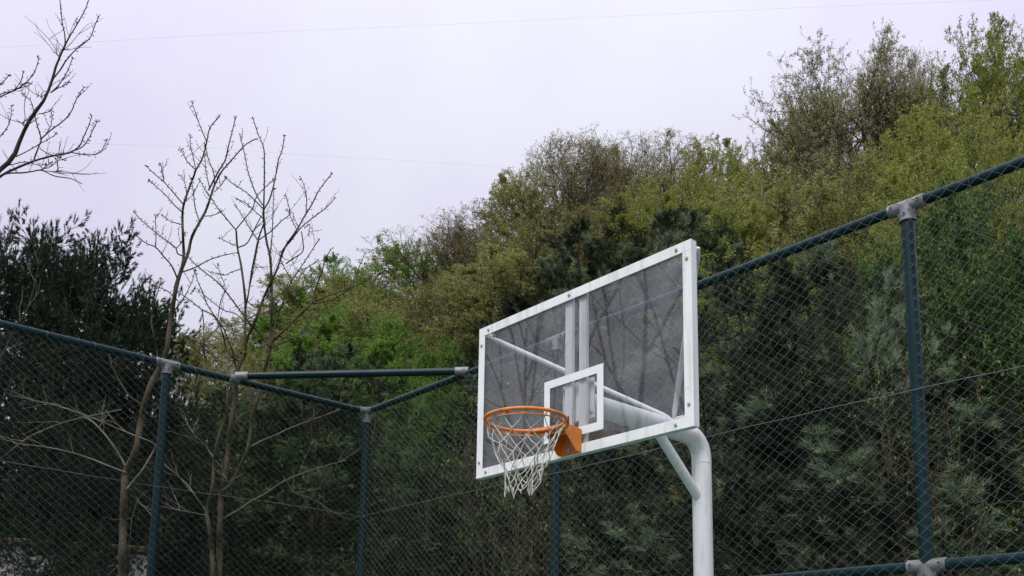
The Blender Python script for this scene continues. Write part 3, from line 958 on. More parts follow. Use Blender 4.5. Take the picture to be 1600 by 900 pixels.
GROUP = {'ivy': 'deep green trees behind the mesh on the right', 'big': 'budding olive trees on the hillside', 'twig': 'bare twiggy shrubs behind the back fence', 'olive': 'budding olive trees on the hillside', 'bare': 'nearly bare brown trees on the hillside', 'green': 'fresh green trees on the hillside',
         'yellow': 'yellow green trees on the hillside', 'pine': 'grey green pines behind the fence', 'cedar': 'dark green cedars behind the fence',
         'cypress': 'blackish cypresses on the left'}
cnt = {}


def put_tree(kind, x, y, z, h, label, rz=None, wide=1.0, group=None):
    i = cnt.get(kind, 0); cnt[kind] = i + 1
    tm, cm, H = TPL[kind][i % len(TPL[kind])]
    r = empty(NAME[kind], (x, y, z), rz if rz is not None else (i * 2.13 + 0.4) % 6.28)
    s = h / H
    r.scale = (s * wide, s * wide, s)
    tag(r, label, CAT[kind], group or GROUP[kind])
    for nm, me in (('trunk', tm), ('crown', cm)):
        o = bpy.data.objects.new(nm, me); S.collection.objects.link(o); o.parent = r
    return r


SUBS = {}


def tree_at(kind, px, ytop, Y, label, wpx=120, rz=None):
    """stand a tree on the slope so that its crown has the measured top and width"""
    i = cnt.get(kind, 0)
    tm, cm, H = TPL[kind][i % len(TPL[kind])]
    if cm.name not in SUBS:
        n = len(cm.vertices); co = np.zeros(n * 3, dtype=np.float32); cm.vertices.foreach_get('co', co)
        SUBS[cm.name] = co.reshape(-1, 3)[:: max(1, n // 2500)].astype(float)
    co = SUBS[cm.name]
    if rz is None: rz = (i * 2.13 + 0.4) % 6.28
    c_, s_ = math.cos(rz), math.sin(rz)
    P = co @ np.array([[c_, s_, 0], [-s_, c_, 0], [0, 0, 1]])
    top = at_depth(px, ytop, Y)
    x0, y0 = top[0], top[1]
    sz = (top[2] - terrain1(x0, y0)) / H; sx = sz
    for _ in range(6):
        z0 = terrain1(x0, y0)
        Q = P * np.array([sx, sx, sz]) + np.array([x0, y0, z0]) - EYE
        d = Q @ CF
        X_ = CX + FPX * (Q @ CR) / d; Y_ = CY - FPX * (Q @ CU) / d
        q0, q1 = np.quantile(X_, 0.04), np.quantile(X_, 0.96); yt = np.quantile(Y_, 0.004)
        sx *= wpx / (q1 - q0)
        x0 += (px - (q0 + q1) / 2) * Y / FPX
        sz = max(0.12, sz + (yt - ytop) * Y / FPX / H * 0.9)
        sx = min(max(sx, sz * 0.55), sz * 2.0)
    cnt[kind] = i + 1
    r = empty(NAME[kind], (x0, y0, terrain1(x0, y0)), rz)
    r.scale = (sx, sx, sz)
    tag(r, label, CAT[kind], GROUP[kind])
    for nm, me in (('trunk', tm), ('crown', cm)):
        o = bpy.data.objects.new(nm, me); S.collection.objects.link(o); o.parent = r
    return r


#__TREES__
TREES = [
    # kind, px, top, depth, label, width
    # far skyline, left to right
    ('olive', 335, 520, 47, 'small olive tree low on the skyline beside the left fence post', 178),
    ('olive', 375, 500, 45, 'rounded olive tree behind the thin stems of the twin sapling', 195),
    ('olive', 428, 482, 43, 'olive tree on the skyline right of the twin sapling stems', 195),
    ('green', 468, 450, 41, 'green topped tree where the hill skyline starts to climb', 144),
    ('olive', 505, 425, 42, 'budding tree just left of the first bright green skyline tree', 178),
    ('green', 548, 402, 40, 'leftmost bright green tree standing out on the skyline', 144),
    ('olive', 596, 405, 40, 'pale budding tree between the two bright green skyline trees', 178),
    ('green', 642, 380, 38, 'bright green round tree on the skyline above the left rail brace', 150),
    ('bare', 700, 345, 38, 'brown twiggy tree on the skyline above the left board corner', 172),
    ('bare', 752, 325, 37, 'brown bare tree with dark trunk above the left board corner', 164),
    ('olive', 800, 290, 37, 'budding tree on the climbing skyline left of the tall bare group', 178),
    ('olive', 838, 262, 36, 'budding tree tucked against the tall bare group on the skyline', 162),
    ('bare', 878, 215, 37, 'leftmost tall bare tree of the skyline group above the board', 157),
    ('bare', 925, 212, 37, 'second tall bare tree of the skyline group above the board', 150),
    ('bare', 972, 216, 36, 'third tall bare tree of the skyline group above the board', 157),
    ('bare', 1030, 208, 35, 'rightmost tall bare tree of the skyline group above the board', 164),
    ('olive', 1075, 240, 33, 'low budding tree in the dip right of the tall bare group', 178),
    ('yellow', 1118, 218, 33, 'small yellow green tree in the dip of the skyline', 152),
    ('yellow', 1165, 240, 31, 'yellow green tree left of the big solitary budding tree', 202),
    ('olive', 1210, 205, 29, 'budding tree against the left flank of the big solitary tree', 178),
    ('big', 1335, 50, 25, 'big solitary budding tree with visible limbs on the upper right skyline', 235),
    ('big', 1365, 72, 26, 'budding tree closing the crown just right behind the big solitary tree', 190),
    ('olive', 1255, 150, 28, 'budding tree merging into the left side of the big solitary tree', 120),
    ('bare', 1425, 85, 28, 'twiggy tree merging into the right side of the big solitary tree', 110),
    ('yellow', 1470, 110, 26, 'yellow green tree between the big solitary tree and the right edge', 169),
    ('yellow', 1540, 28, 24, 'tallest yellow green tree at the upper right corner', 193),
    ('yellow', 1610, 45, 23, 'yellow green tree cut by the right edge of the picture', 193),
    ('yellow', 1490, 150, 20, 'leafy yellow green tree below the tallest one at the upper right', 258),
    # slope, middle distance
    ('olive', 395, 560, 34, 'olive tree low behind the twin sapling forks', 210),
    ('olive', 450, 520, 32, 'olive tree above the fence brace at its left end', 195),
    ('green', 525, 478, 30, 'fresh green tree on the slope above the fence brace', 150),
    ('green', 585, 500, 28, 'fresh green tree above the middle of the fence brace', 144),
    ('olive', 560, 450, 34, 'olive tree behind the fresh green pair on the slope', 195),
    ('olive', 620, 455, 31, 'olive tree right of the fresh green pair on the slope', 195),
    ('green', 668, 530, 24, 'vivid green tree beside the left edge of the backboard', 115),
    ('olive', 690, 430, 30, 'olive tree on the slope under the brown twiggy skyline trees', 202),
    ('bare', 735, 420, 30, 'bare tree with dark forked trunk above the top left board corner', 157),
    ('olive', 800, 385, 28, 'olive tree above the left half of the backboard', 210),
    ('olive', 865, 330, 29, 'olive tree on the slope under the tall bare group', 195),
    ('olive', 925, 320, 28, 'olive tree above the middle bars of the backboard', 195),
    ('cedar', 955, 325, 26, 'dark conifer standing out among olive trees above the board', 150),
    ('cedar', 850, 400, 25, 'dark conifer just above the top edge of the board', 165),
    ('yellow', 1010, 300, 27, 'yellowish tree on the slope above the right half of the board', 202),
    ('yellow', 1085, 270, 27, 'yellowish tree straight above the top right board corner', 219),
    ('olive', 1150, 285, 25, 'olive tree on the slope right of the board corner', 210),
    ('yellow', 1205, 300, 22, 'yellow green bushy tree over the sloping fence rail', 221),
    ('olive', 1262, 250, 22, 'olive tree below the left limbs of the big solitary tree', 230),
    ('bare', 1300, 230, 23, 'dark trunked bare tree below the big solitary tree', 149),
    ('olive', 1355, 235, 21, 'olive tree beneath the big solitary tree left of the rail fitting', 221),
    ('yellow', 1420, 215, 19, 'yellow green tree above the rail fitting on the right post', 269),
    ('yellow', 1500, 235, 16.5, 'yellow green tree above the rail at the right edge', 271),
    ('yellow', 1570, 190, 16, 'broad yellow green tree above the rail at the right edge', 197),
    ('ivy', 1530, 300, 13.5, 'dense green tree behind the mesh right of the right post', 267),
    ('ivy', 1460, 330, 14, 'dense green tree behind the head of the right post', 228),
    ('pine', 985, 385, 20, 'grey green pine behind the upper middle of the backboard', 230),
    ('pine', 1075, 335, 18, 'grey green pine rising behind the top right board corner', 248),
    ('pine', 1040, 330, 22, 'dusky pine left of the one behind the board corner', 196),
    ('cedar', 1150, 350, 18, 'deep green conifer right of the board corner above the rail', 229),
    ('yellow', 1160, 400, 15.5, 'yellow tinged bush tree over the rail right of the board', 327),
    ('pine', 905, 430, 17, 'pine seen through the upper glass of the board', 257),
    ('pine', 820, 470, 18, 'pine seen through the upper left glass of the board', 248),
    # near row, just behind the back fence
    ('pine', 1180, 420, 11.5, 'large grey green pine behind the mesh right of the goal', 353),
    ('pine', 1300, 385, 11.0, 'largest grey green pine behind the mesh midway to the right post', 359),
    ('pine', 1405, 420, 10.0, 'large grey green pine directly behind the right post', 344),
    ('pine', 1240, 620, 9.0, 'low pine with pale tufts right of the goal post', 480),
    ('pine', 1365, 640, 8.6, 'low pine with pale tufts left of the right post', 486),
    ('pine', 1520, 600, 8.0, 'low pine with pale tufts right of the right post', 468),
    ('pine', 1120, 600, 10.5, 'low shaded pine just behind the goal post bend', 437),
    ('pine', 1010, 560, 12.0, 'shaded pine behind the lower right of the backboard', 395),
    ('cedar', 905, 600, 12.5, 'dark conifer behind the rim bracket', 389),
    ('cedar', 730, 620, 14.0, 'dark green conifer left of the rim', 350),
    ('cedar', 640, 665, 14.0, 'dark green conifer right of the fence corner post', 350),
    ('cedar', 690, 760, 12.8, 'low spreading conifer at the bottom edge right of the corner post', 544),
    ('cedar', 560, 560, 17.0, 'dark green conifer straight behind the fence corner post', 277),
    ('cedar', 500, 590, 16.0, 'dark green conifer left of the fence corner post', 307),
    ('cedar', 430, 560, 17.0, 'dark green conifer right of the twin sapling', 277),
    ('cedar', 470, 690, 13.6, 'low dark conifer with drooping fronds left of the corner post', 443),
    ('cedar', 370, 620, 15.0, 'dark green conifer behind the twin sapling stems', 317),
    ('cedar', 300, 610, 15.5, 'dark green conifer between the left post and the twin sapling', 270),
    ('pine', 520, 540, 21.0, 'dusky grey green pine above the left part of the fence brace', 221),
    ('pine', 465, 560, 22.0, 'dusky grey green pine left of the one above the fence brace', 212),
    ('green', 670, 600, 19, 'bright green bush behind the mesh right of the corner post', 120),
    ('twig', 810, 720, 10.8, 'bare twiggy shrub behind the mesh under the net', 150),
    ('twig', 690, 660, 12.2, 'bare twiggy shrub behind the mesh left of the board', 100),
    ('twig', 1535, 570, 7.6, 'bare pale twigged shrub behind the mesh at the right edge', 140),
    ('cedar', 655, 705, 11.3, 'nearest dark conifer with pale fronds low right of the corner post', 300),
    ('cedar', 515, 735, 12.2, 'nearest dark conifer with pale fronds low left of the corner post', 260),
    ('pine', 1140, 395, 15.0, 'grey green pine just over the rail right of the board corner', 190),
    ('pine', 905, 350, 23.0, 'dusky pine among olive trees above the middle of the board', 150),
    # left side
    ('cypress', 60, 420, 15.5, 'blackish conifer filling the gap behind the two tall ones at left', 260),
    ('cypress', 115, 815, 9.9, 'low dark shrub in front of the pale wall behind the left mesh', 110),
    ('cypress', 25, 368, 12.5, 'tall blackish conifer at the left edge', 210),
    ('cypress', 105, 395, 12.0, 'tall blackish conifer with feathery sprays right of the left edge one', 190),
    ('cypress', 185, 470, 13.0, 'shorter blackish conifer beside the left fence post', 125),
    ('cypress', -60, 350, 12.0, 'blackish conifer mostly outside the left edge', 230),
    ('cypress', 70, 650, 9.9, 'low dark conifer behind the mesh at lower left', 120),
    ('cypress', 225, 610, 17, 'low dark conifer behind the left fence post', 170),
]
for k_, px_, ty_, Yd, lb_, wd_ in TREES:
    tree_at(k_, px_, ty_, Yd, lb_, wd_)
# trees beyond the left fence, outside the frame: the board's glass mirrors them
MIR = ['forked bare tree beyond the left fence, mirrored in the left glass of the board',
       'taller bare tree beyond the left fence, mirrored in the right glass of the board',
       'leaning bare tree beyond the left fence, mirrored at the right rim of the glass']
for (x_, y_, h_), lb_ in zip([(-8.9, 7.1, 9.6), (-8.4, 5.5, 11.5), (-9.6, 3.9, 12.5)], MIR):
    put_tree('mirror', x_, y_, 0.0, h_, lb_, group='bare trees mirrored in the board glass')


# ------------------------------------------------------------------ traced saplings in front of the hill
def smooth_line(pts, n):
    P = np.asarray(pts, float)
    if len(P) < 3:
        u = np.linspace(0, 1, n)[:, None]; return P[0] + (P[-1] - P[0]) * u
    d = np.r_[0, np.cumsum(np.linalg.norm(np.diff(P, axis=0), axis=1))]
    Q = np.vstack([2 * P[0] - P[1], P, 2 * P[-1] - P[-2]])
    out_ = []
    for s in np.linspace(0, d[-1] * 0.99999, n):
        i = int(np.searchsorted(d, s, side='right') - 1)
        t = (s - d[i]) / (d[i + 1] - d[i] + 1e-9)
        p0, p1, p2, p3 = Q[i], Q[i + 1], Q[i + 2], Q[i + 3]
        out_.append(0.5 * ((2 * p1) + (-p0 + p2) * t + (2 * p0 - 5 * p1 + 4 * p2 - p3) * t * t + (-p0 + 3 * p1 - 3 * p2 + p3) * t ** 3))
    return np.array(out_)


def bud(geo, c, d, s):
    d = unit(d); T, A, B = frames(d[None]); A = A[0]; B = B[0]
    V = [c - d * s * 0.6, c + A * s * 0.5, c + B * s * 0.5, c - A * s * 0.5, c - B * s * 0.5, c + d * s * 1.3]
    geo.add(V, [(0, 2, 1), (0, 3, 2), (0, 4, 3), (0, 1, 4), (5, 1, 2), (5, 2, 3), (5, 3, 4), (5, 4, 1)], 1)


def sapling(name, label, base_px, Yb, stems, limbs, seed, bark, extra=0):
    """stems and limbs: (list of (x, y), w0, w1, Y0, Y1, budded) measured on the photograph, stood at their own distances"""
    rs = random.Random(seed)
    b = at_depth(base_px[0], base_px[1], Yb); b[2] = terrain1(b[0], b[1])
    root = empty(name, tuple(b)); inv = Matrix.Translation(Vector(tuple(-b)))
    tag(root, label, 'tree')
    gt, gc = Geo(), Geo()
    def world(pts, Y0, Y1):
        P = smooth_line(pts, max(4, int(len(pts) * 3)))
        n = len(P); ph = rs.uniform(0, 6)
        return np.array([at_depth(x, y, Y0 + (Y1 - Y0) * i / (n - 1) + 0.05 * math.sin(ph + i * 0.8)) for i, (x, y) in enumerate(P)])
    for geo, lst in ((gt, stems), (gc, limbs)):
        for pts, w0, w1, Y0, Y1, bd in lst:
            P = world(pts, Y0, Y1)
            if geo is gt and pts[0][1] > 880:
                foot = P[0].copy(); foot[2] = b[2] - 0.1; foot[:2] = foot[:2] * 0.75 + b[:2] * 0.25
                P = np.vstack([foot, P])
            k = Y0 / FPX
            R_ = np.linspace(w0, w1, len(P)) * 0.5 * k
            if geo is gt: R_ = R_ * (1 + 0.07 * np.sin(np.arange(len(P)) * 1.7))
            tube(geo, P, R_, 9 if geo is gt else 6, mat=2 if geo is gc and min(q_[1] for q_ in pts) > 600 else 0)  # low limbs take the lighter bark, coloured as if sunlit
            if geo is gc and not bd:
                for _ in range(5):
                    i = rs.randrange(len(P) // 4, len(P) - 1); T = unit(P[i + 1] - P[i])
                    dirn = unit(T + np.array([rs.choice((-1, 1)) * rs.uniform(.3, .9), rs.uniform(-.5, .7), rs.uniform(-.2, .8)]))
                    l = rs.uniform(0.15, 0.6)
                    tw = grow(P[i][None], dirn[None], np.array([l]), 5, 0.16, 0.03, np.random.default_rng(rs.randrange(10 ** 6)))[0]
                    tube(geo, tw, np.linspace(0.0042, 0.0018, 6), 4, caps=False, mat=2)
                    d2 = unit(dirn + np.array([rs.uniform(-1, 1), rs.uniform(-.5, .5), rs.uniform(-.3, .9)]))
                    tw = grow(tw[2][None], d2[None], np.array([l * 0.5]), 3, 0.16, 0.03, np.random.default_rng(rs.randrange(10 ** 6)))[0]
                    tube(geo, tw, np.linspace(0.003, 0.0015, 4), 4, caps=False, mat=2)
            if bd:
                Ls = np.r_[0, np.cumsum(np.linalg.norm(np.diff(P, axis=0), axis=1))]; L = Ls[-1]
                s = L * 0.25; side = 1
                while s < L:
                    i = min(int(np.searchsorted(Ls, s, side='right') - 1), len(P) - 2)
                    c = P[i] + (P[i + 1] - P[i]) * (s - Ls[i]) / (Ls[i + 1] - Ls[i] + 1e-9)
                    T = unit(P[i + 1] - P[i])
                    side_v = unit(np.cross(T, np.array([rs.uniform(-.3, .3), 1, 0]))) * side
                    dirn = unit(side_v + T * 0.8 + np.array([0, rs.uniform(-.8, .8), 0.2]))
                    ln = rs.uniform(0.014, 0.036)
                    e = c + dirn * ln
                    tube(geo, [c, e], [0.0022, 0.0016], 4, caps=False)
                    bud(geo, e, dirn, rs.uniform(0.008, 0.0135))
                    if rs.random() < 0.4: bud(geo, e + np.array([rs.uniform(-1, 1), rs.uniform(-1, 1), rs.uniform(-1, 1)]) * 0.012, dirn, 0.009)
                    side *= -1; s += rs.uniform(0.035, 0.08)
                T = unit(P[-1] - P[-2])
                for _ in range(5):
                    dirn = unit(T + np.array([rs.uniform(-1, 1), rs.uniform(-1, 1), rs.uniform(-.6, 1)]) * 0.9)
                    e = P[-1] + dirn * rs.uniform(0.01, 0.035)
                    tube(geo, [P[-1], e], [0.0022, 0.0018], 4, caps=False); bud(geo, e, dirn, rs.uniform(0.009, 0.014))
                # a few short free twigs
                for _ in range(extra):
                    i = rs.randrange(len(P) // 3, len(P) - 1)
                    T = unit(P[i + 1] - P[i])
                    dirn = unit(T * 0.9 + np.array([rs.choice((-1, 1)) * rs.uniform(.4, 1), rs.uniform(-.7, .7), rs.uniform(.1, .7)]))
                    l = rs.uniform(0.10, 0.34)
                    tw = grow(P[i][None], dirn[None], np.array([l]), 4, 0.12, 0.06, np.random.default_rng(rs.randrange(10 ** 6)))[0]
                    tube(geo, tw, np.linspace(0.0035, 0.0018, 5), 4, caps=False)
                    for q_ in tw[1:]:
                        dd = unit(dirn + np.array([rs.uniform(-1, 1), rs.uniform(-1, 1), rs.uniform(-.4, 1)]))
                        bud(geo, q_ + dd * 0.01, dd, rs.uniform(0.008, 0.012))
    for geo, nm in ((gt, 'trunk'), (gc, 'crown')):
        o = geo.build(nm, [bark, M['bud'], M['bark_sunlit']], root, True); o.matrix_parent_inverse = inv
    return root


YA = 9.15
A_st = [([(191, 905), (192, 850), (193, 800), (195, 745), (198, 733), (212, 705), (219, 665), (226, 630), (237, 597), (247, 579), (259, 555), (264, 520), (269, 487), (274, 455), (278, 438), (284, 420)], 13, 6.5, YA, YA, 0),
        ([(284, 420), (294, 395), (300, 370), (313, 345), (322, 328), (330, 305), (335, 290), (345, 270), (355, 258), (375, 235), (385, 225), (398, 218)], 5.5, 1.6, YA, YA + .3, 1),
        ([(284, 420), (287, 400), (286, 370), (285, 340), (287, 320), (295, 295), (303, 275), (306, 266), (315, 250), (320, 235), (323, 222), (328, 200), (341, 184)], 5, 1.6, YA, YA - .3, 1)]
A_li = [([(323, 222), (316, 205), (310, 190), (304, 172), (300, 160)], 2, 1.3, YA - .2, YA - .4, 1),
        ([(306, 266), (303, 250), (298, 230), (297, 215)], 2, 1.3, YA - .2, YA, 1),
        ([(306, 266), (293, 253), (286, 240), (283, 235)], 1.8, 1.2, YA - .2, YA - .5, 1),
        ([(285, 332), (272, 320), (262, 308), (245, 292), (235, 283)], 2.2, 1.3, YA, YA + .3, 1),
        ([(287, 320), (270, 300), (255, 283), (245, 275), (231, 262)], 2.2, 1.3, YA, YA - .4, 1),
        ([(257, 286), (253, 270), (252, 258)], 1.5, 1.2, YA - .2, YA - .2, 1),
        ([(284, 351), (265, 345), (255, 337)], 1.8, 1.2, YA, YA + .2, 1),
        ([(292, 314), (290, 290), (283, 275)], 1.7, 1.2, YA, YA + .2, 1),
        ([(335, 288), (334, 270), (326, 250), (321, 228)], 2.4, 1.4, YA, YA + .2, 1),
        ([(326, 297), (340, 270), (352, 250), (357, 228), (363, 205), (368, 184)], 3, 1.5, YA, YA - .3, 1),
        ([(327, 292), (322, 268), (320, 245)], 2, 1.3, YA, YA + .3, 1),
        ([(312, 347), (305, 325), (302, 300), (299, 280)], 2, 1.3, YA, YA - .2, 1),
        ([(278, 437), (268, 415), (255, 400), (243, 386), (228, 380), (212, 367)], 3, 1.4, YA, YA - .4, 1),
        ([(243, 386), (244, 364), (243, 350), (243, 338)], 1.6, 1.2, YA - .2, YA - .1, 1),
        ([(286, 400), (277, 396), (275, 388), (260, 376), (244, 364), (230, 352), (219, 342), (211, 333)], 2.6, 1.4, YA, YA + .4, 1),
        ([(275, 388), (283, 380), (289, 365)], 1.6, 1.2, YA, YA + .1, 1),
        ([(285, 425), (305, 418), (325, 407), (345, 400), (368, 395)], 2.6, 1.3, YA, YA + .4, 1),
        ([(317, 338), (335, 336), (343, 330)], 1.6, 1.2, YA, YA + .2, 1),
        ([(335, 300), (345, 290), (352, 280)], 1.6, 1.2, YA, YA - .2, 1),
        ([(247, 562), (243, 533), (237, 507), (239, 481), (246, 458), (252, 437)], 2.8, 1.3, YA + .2, YA + .1, 1),
        ([(278, 470), (262, 455), (243, 447), (226, 438)], 2.2, 1.3, YA, YA + .3, 1),
        ([(252, 575), (275, 565), (301, 553), (324, 529), (342, 510)], 3.2, 1.5, YA + .1, YA + .7, 1),
        ([(268, 490), (285, 470), (300, 440), (304, 425)], 1.8, 1.2, YA, YA - .1, 1),
        ([(196, 738), (170, 728), (140, 716), (100, 704), (60, 697), (20, 692)], 3, 1.6, YA, YA + .2, 0),
        ([(199, 734), (186, 710), (165, 680), (140, 655), (110, 640), (60, 627), (20, 618)], 3.2, 1.5, YA, YA + .3, 0),
        ([(190, 640), (150, 648), (100, 660), (50, 680), (15, 705)], 2, 1.5, YA + .5, YA, 0),
        ([(226, 632), (205, 622), (190, 600), (176, 575), (170, 550)], 2.4, 1.4, YA, YA + .4, 1),
        ([(194, 760), (205, 765), (214, 778), (214, 790)], 1.8, 1.3, YA, YA + .2, 0)]
A_pale = [([(197, 765), (208, 752), (222, 735), (232, 718), (243, 697), (235, 690), (215, 682), (180, 668), (150, 655), (95, 636)], 3.0, 1.6, YA - .1, YA + .1, 0)]
sapling('bare_sapling', 'single stemmed bare sapling with buds just left of the left fence post', (191, 905), YA, A_st, A_li + A_pale, 3, M['bark_olive'], extra=1)

YB = 10.05
B_st = [([(333, 905), (332, 880), (330, 850), (326, 820), (323, 800), (329, 775), (333, 753), (335, 717), (343, 677), (352, 657), (354, 635), (356, 610)], 8.5, 3.4, YB, YB - .1, 0),
        ([(342, 905), (343, 870), (343, 833), (345, 787), (347, 770), (352, 743), (357, 697), (360, 667), (366, 630), (369, 600), (372, 575), (383, 553)], 10.5, 6.5, YB + .1, YB + .1, 0),
        ([(347, 768), (360, 757), (378, 723), (386, 705), (390, 685), (395, 650), (402, 625), (408, 600), (416, 570), (422, 540), (424, 495), (424, 438), (422, 403), (416, 375), (412, 342), (412, 325)], 7, 3.4, YB + .1, YB, 0),
        ([(383, 553), (386, 530), (402, 493), (410, 470), (418, 452), (432, 423), (445, 387), (464, 359), (475, 339), (487, 320), (498, 298), (517, 273)], 5, 1.5, YB + .1, YB - .2, 1),
        ([(383, 553), (383, 504), (383, 467), (377, 417), (371, 387), (369, 360)], 5, 3, YB + .1, YB + .3, 0)]
B_li = [([(412, 325), (413, 287), (413, 259), (412, 231), (403, 209), (396, 187)], 2.8, 1.5, YB, YB - .2, 1),
        ([(410, 320), (400, 303), (388, 270), (382, 240), (375, 212)], 2.2, 1.4, YB, YB + .3, 1),
        ([(412, 328), (421, 312), (427, 292), (431, 273), (435, 250), (441, 234), (444, 214)], 2.6, 1.5, YB, YB - .1, 1),
        ([(424, 432), (422, 400), (425, 370), (427, 320), (428, 296)], 2.2, 1.3, YB, YB + .2, 1),
        ([(412, 327), (390, 305), (378, 296), (365, 288), (355, 280)], 2.2, 1.3, YB, YB - .4, 1),
        ([(412, 342), (398, 330), (385, 318), (373, 312)], 1.8, 1.2, YB, YB - .2, 1),
        ([(403, 376), (390, 356), (378, 336), (370, 324)], 2, 1.3, YB + .1, YB + .3, 1),
        ([(403, 376), (425, 360), (440, 345), (453, 334), (450, 318), (447, 308)], 2.2, 1.3, YB + .1, YB - .3, 1),
        ([(412, 350), (403, 376), (398, 400), (393, 425), (388, 460), (384, 480)], 2.5, 2.8, YB, YB + .2, 0),
        ([(369, 360), (350, 337), (340, 325), (328, 306), (320, 295), (312, 281)], 2.4, 1.3, YB + .3, YB + .6, 1),
        ([(369, 358), (382, 342), (395, 325), (400, 309), (409, 298), (427, 281)], 2.2, 1.3, YB + .3, YB, 1),
        ([(371, 387), (386, 380), (398, 357), (408, 338)], 2.2, 1.8, YB + .3, YB, 0),
        ([(371, 385), (355, 378), (343, 372)], 1.6, 1.2, YB + .3, YB + .5, 1),
        ([(383, 467), (400, 480), (420, 460), (424, 440)], 1.8, 1.8, YB + .2, YB, 0),
        ([(383, 480), (392, 440), (398, 410), (405, 372)], 1.8, 1.4, YB + .2, YB + .4, 1),
        ([(438, 405), (442, 390), (453, 378), (470, 356), (489, 340), (509, 325), (521, 312)], 2.6, 1.4, YB, YB - .4, 1),
        ([(464, 360), (457, 345), (450, 330)], 1.6, 1.2, YB, YB + .2, 1),
        ([(478, 336), (479, 310), (475, 290), (471, 280)], 1.8, 1.2, YB - .1, YB - .3, 1),
        ([(471, 362), (473, 375), (473, 393), (458, 404), (447, 412)], 1.8, 2.2, YB - .1, YB, 0),
        ([(475, 357), (484, 350), (482, 366)], 1.5, 1.2, YB - .1, YB - .2, 1),
        ([(424, 540), (432, 500), (445, 465), (455, 440), (465, 425), (475, 410), (485, 395), (497, 376)], 3.2, 1.4, YB, YB + .3, 1),
        ([(455, 440), (448, 425), (440, 410), (437, 396)], 1.6, 1.2, YB + .1, YB + .3, 1),
        ([(465, 425), (480, 418), (495, 408)], 1.5, 1.2, YB + .2, YB + .2, 1),
        ([(422, 537), (440, 520), (460, 500), (478, 483), (487, 473), (495, 445), (503, 425), (508, 405), (517, 390)], 4, 1.4, YB, YB - .1, 1),
        ([(487, 474), (510, 463), (530, 456), (545, 450), (555, 440), (560, 420), (570, 397)], 2.6, 1.3, YB, YB + .3, 1),
        ([(489, 475), (520, 468), (545, 452), (565, 442), (590, 430)], 2.4, 1.3, YB, YB - .3, 1),
        ([(424, 543), (440, 537), (455, 530), (473, 517), (485, 503), (496, 488)], 2.6, 1.4, YB, YB + .4, 0),
        ([(422, 541), (398, 513), (383, 496), (360, 465), (340, 441), (318, 424), (300, 408), (292, 398)], 3, 1.4, YB, YB - .5, 1),
        ([(375, 567), (356, 550), (350, 530), (344, 510), (333, 493), (316, 484), (298, 470), (281, 458)], 3, 1.4, YB + .1, YB - .3, 1),
        ([(370, 580), (362, 545), (350, 515), (340, 500), (325, 478), (316, 455), (309, 440), (305, 425)], 2.8, 1.3, YB + .1, YB - .2, 1),
        ([(340, 500), (345, 470), (352, 450), (345, 430), (340, 415)], 1.6, 1.2, YB, YB + .2, 1),
        ([(316, 484), (318, 505), (320, 560), (325, 580)], 1.8, 1.8, YB - .1, YB, 0),
        ([(377, 420), (362, 425), (350, 430), (330, 425)], 1.6, 1.2, YB + .2, YB + .4, 1),
        ([(383, 504), (368, 490), (350, 485), (330, 470), (312, 455)], 1.8, 1.2, YB + .2, YB, 1),
        ([(385, 500), (400, 492), (418, 488), (436, 470), (452, 462)], 1.8, 1.2, YB + .2, YB, 1),
        ([(424, 470), (440, 458), (460, 455), (478, 448)], 1.6, 1.2, YB, YB + .2, 1),
        ([(323, 800), (310, 782), (295, 760), (280, 745), (257, 727), (243, 718)], 2.4, 1.4, YB, YB, 0),
        ([(345, 812), (375, 795), (390, 784), (413, 772), (447, 750), (491, 733), (541, 719)], 3.2, 1.5, YB + .1, YB + 1.1, 0),
        ([(447, 751), (460, 770), (485, 779), (502, 788), (520, 810)], 1.8, 1.3, YB + .5, YB + 1.1, 0),
        ([(393, 697), (410, 688), (430, 680), (455, 668), (490, 655), (532, 640)], 2.6, 1.4, YB + .2, YB + 1.2, 0),
        ([(360, 667), (375, 650), (388, 643), (400, 640), (413, 632)], 1.8, 1.3, YB + .1, YB + .4, 0),
        ([(335, 717), (320, 695), (305, 680), (292, 662), (285, 650)], 2.2, 1.3, YB, YB - .1, 0),
        ([(322, 805), (300, 801), (270, 795), (245, 790)], 1.8, 1.2, YB, YB - .2, 0),
        ([(360, 757), (352, 745), (348, 748)], 1.5, 1.2, YB, YB, 0)]
sapling('bare_sapling', 'bare twin stemmed sapling with many buds between the left post and the corner', (340, 905), YB, B_st, B_li, 5, M['bark_olive'], extra=1)

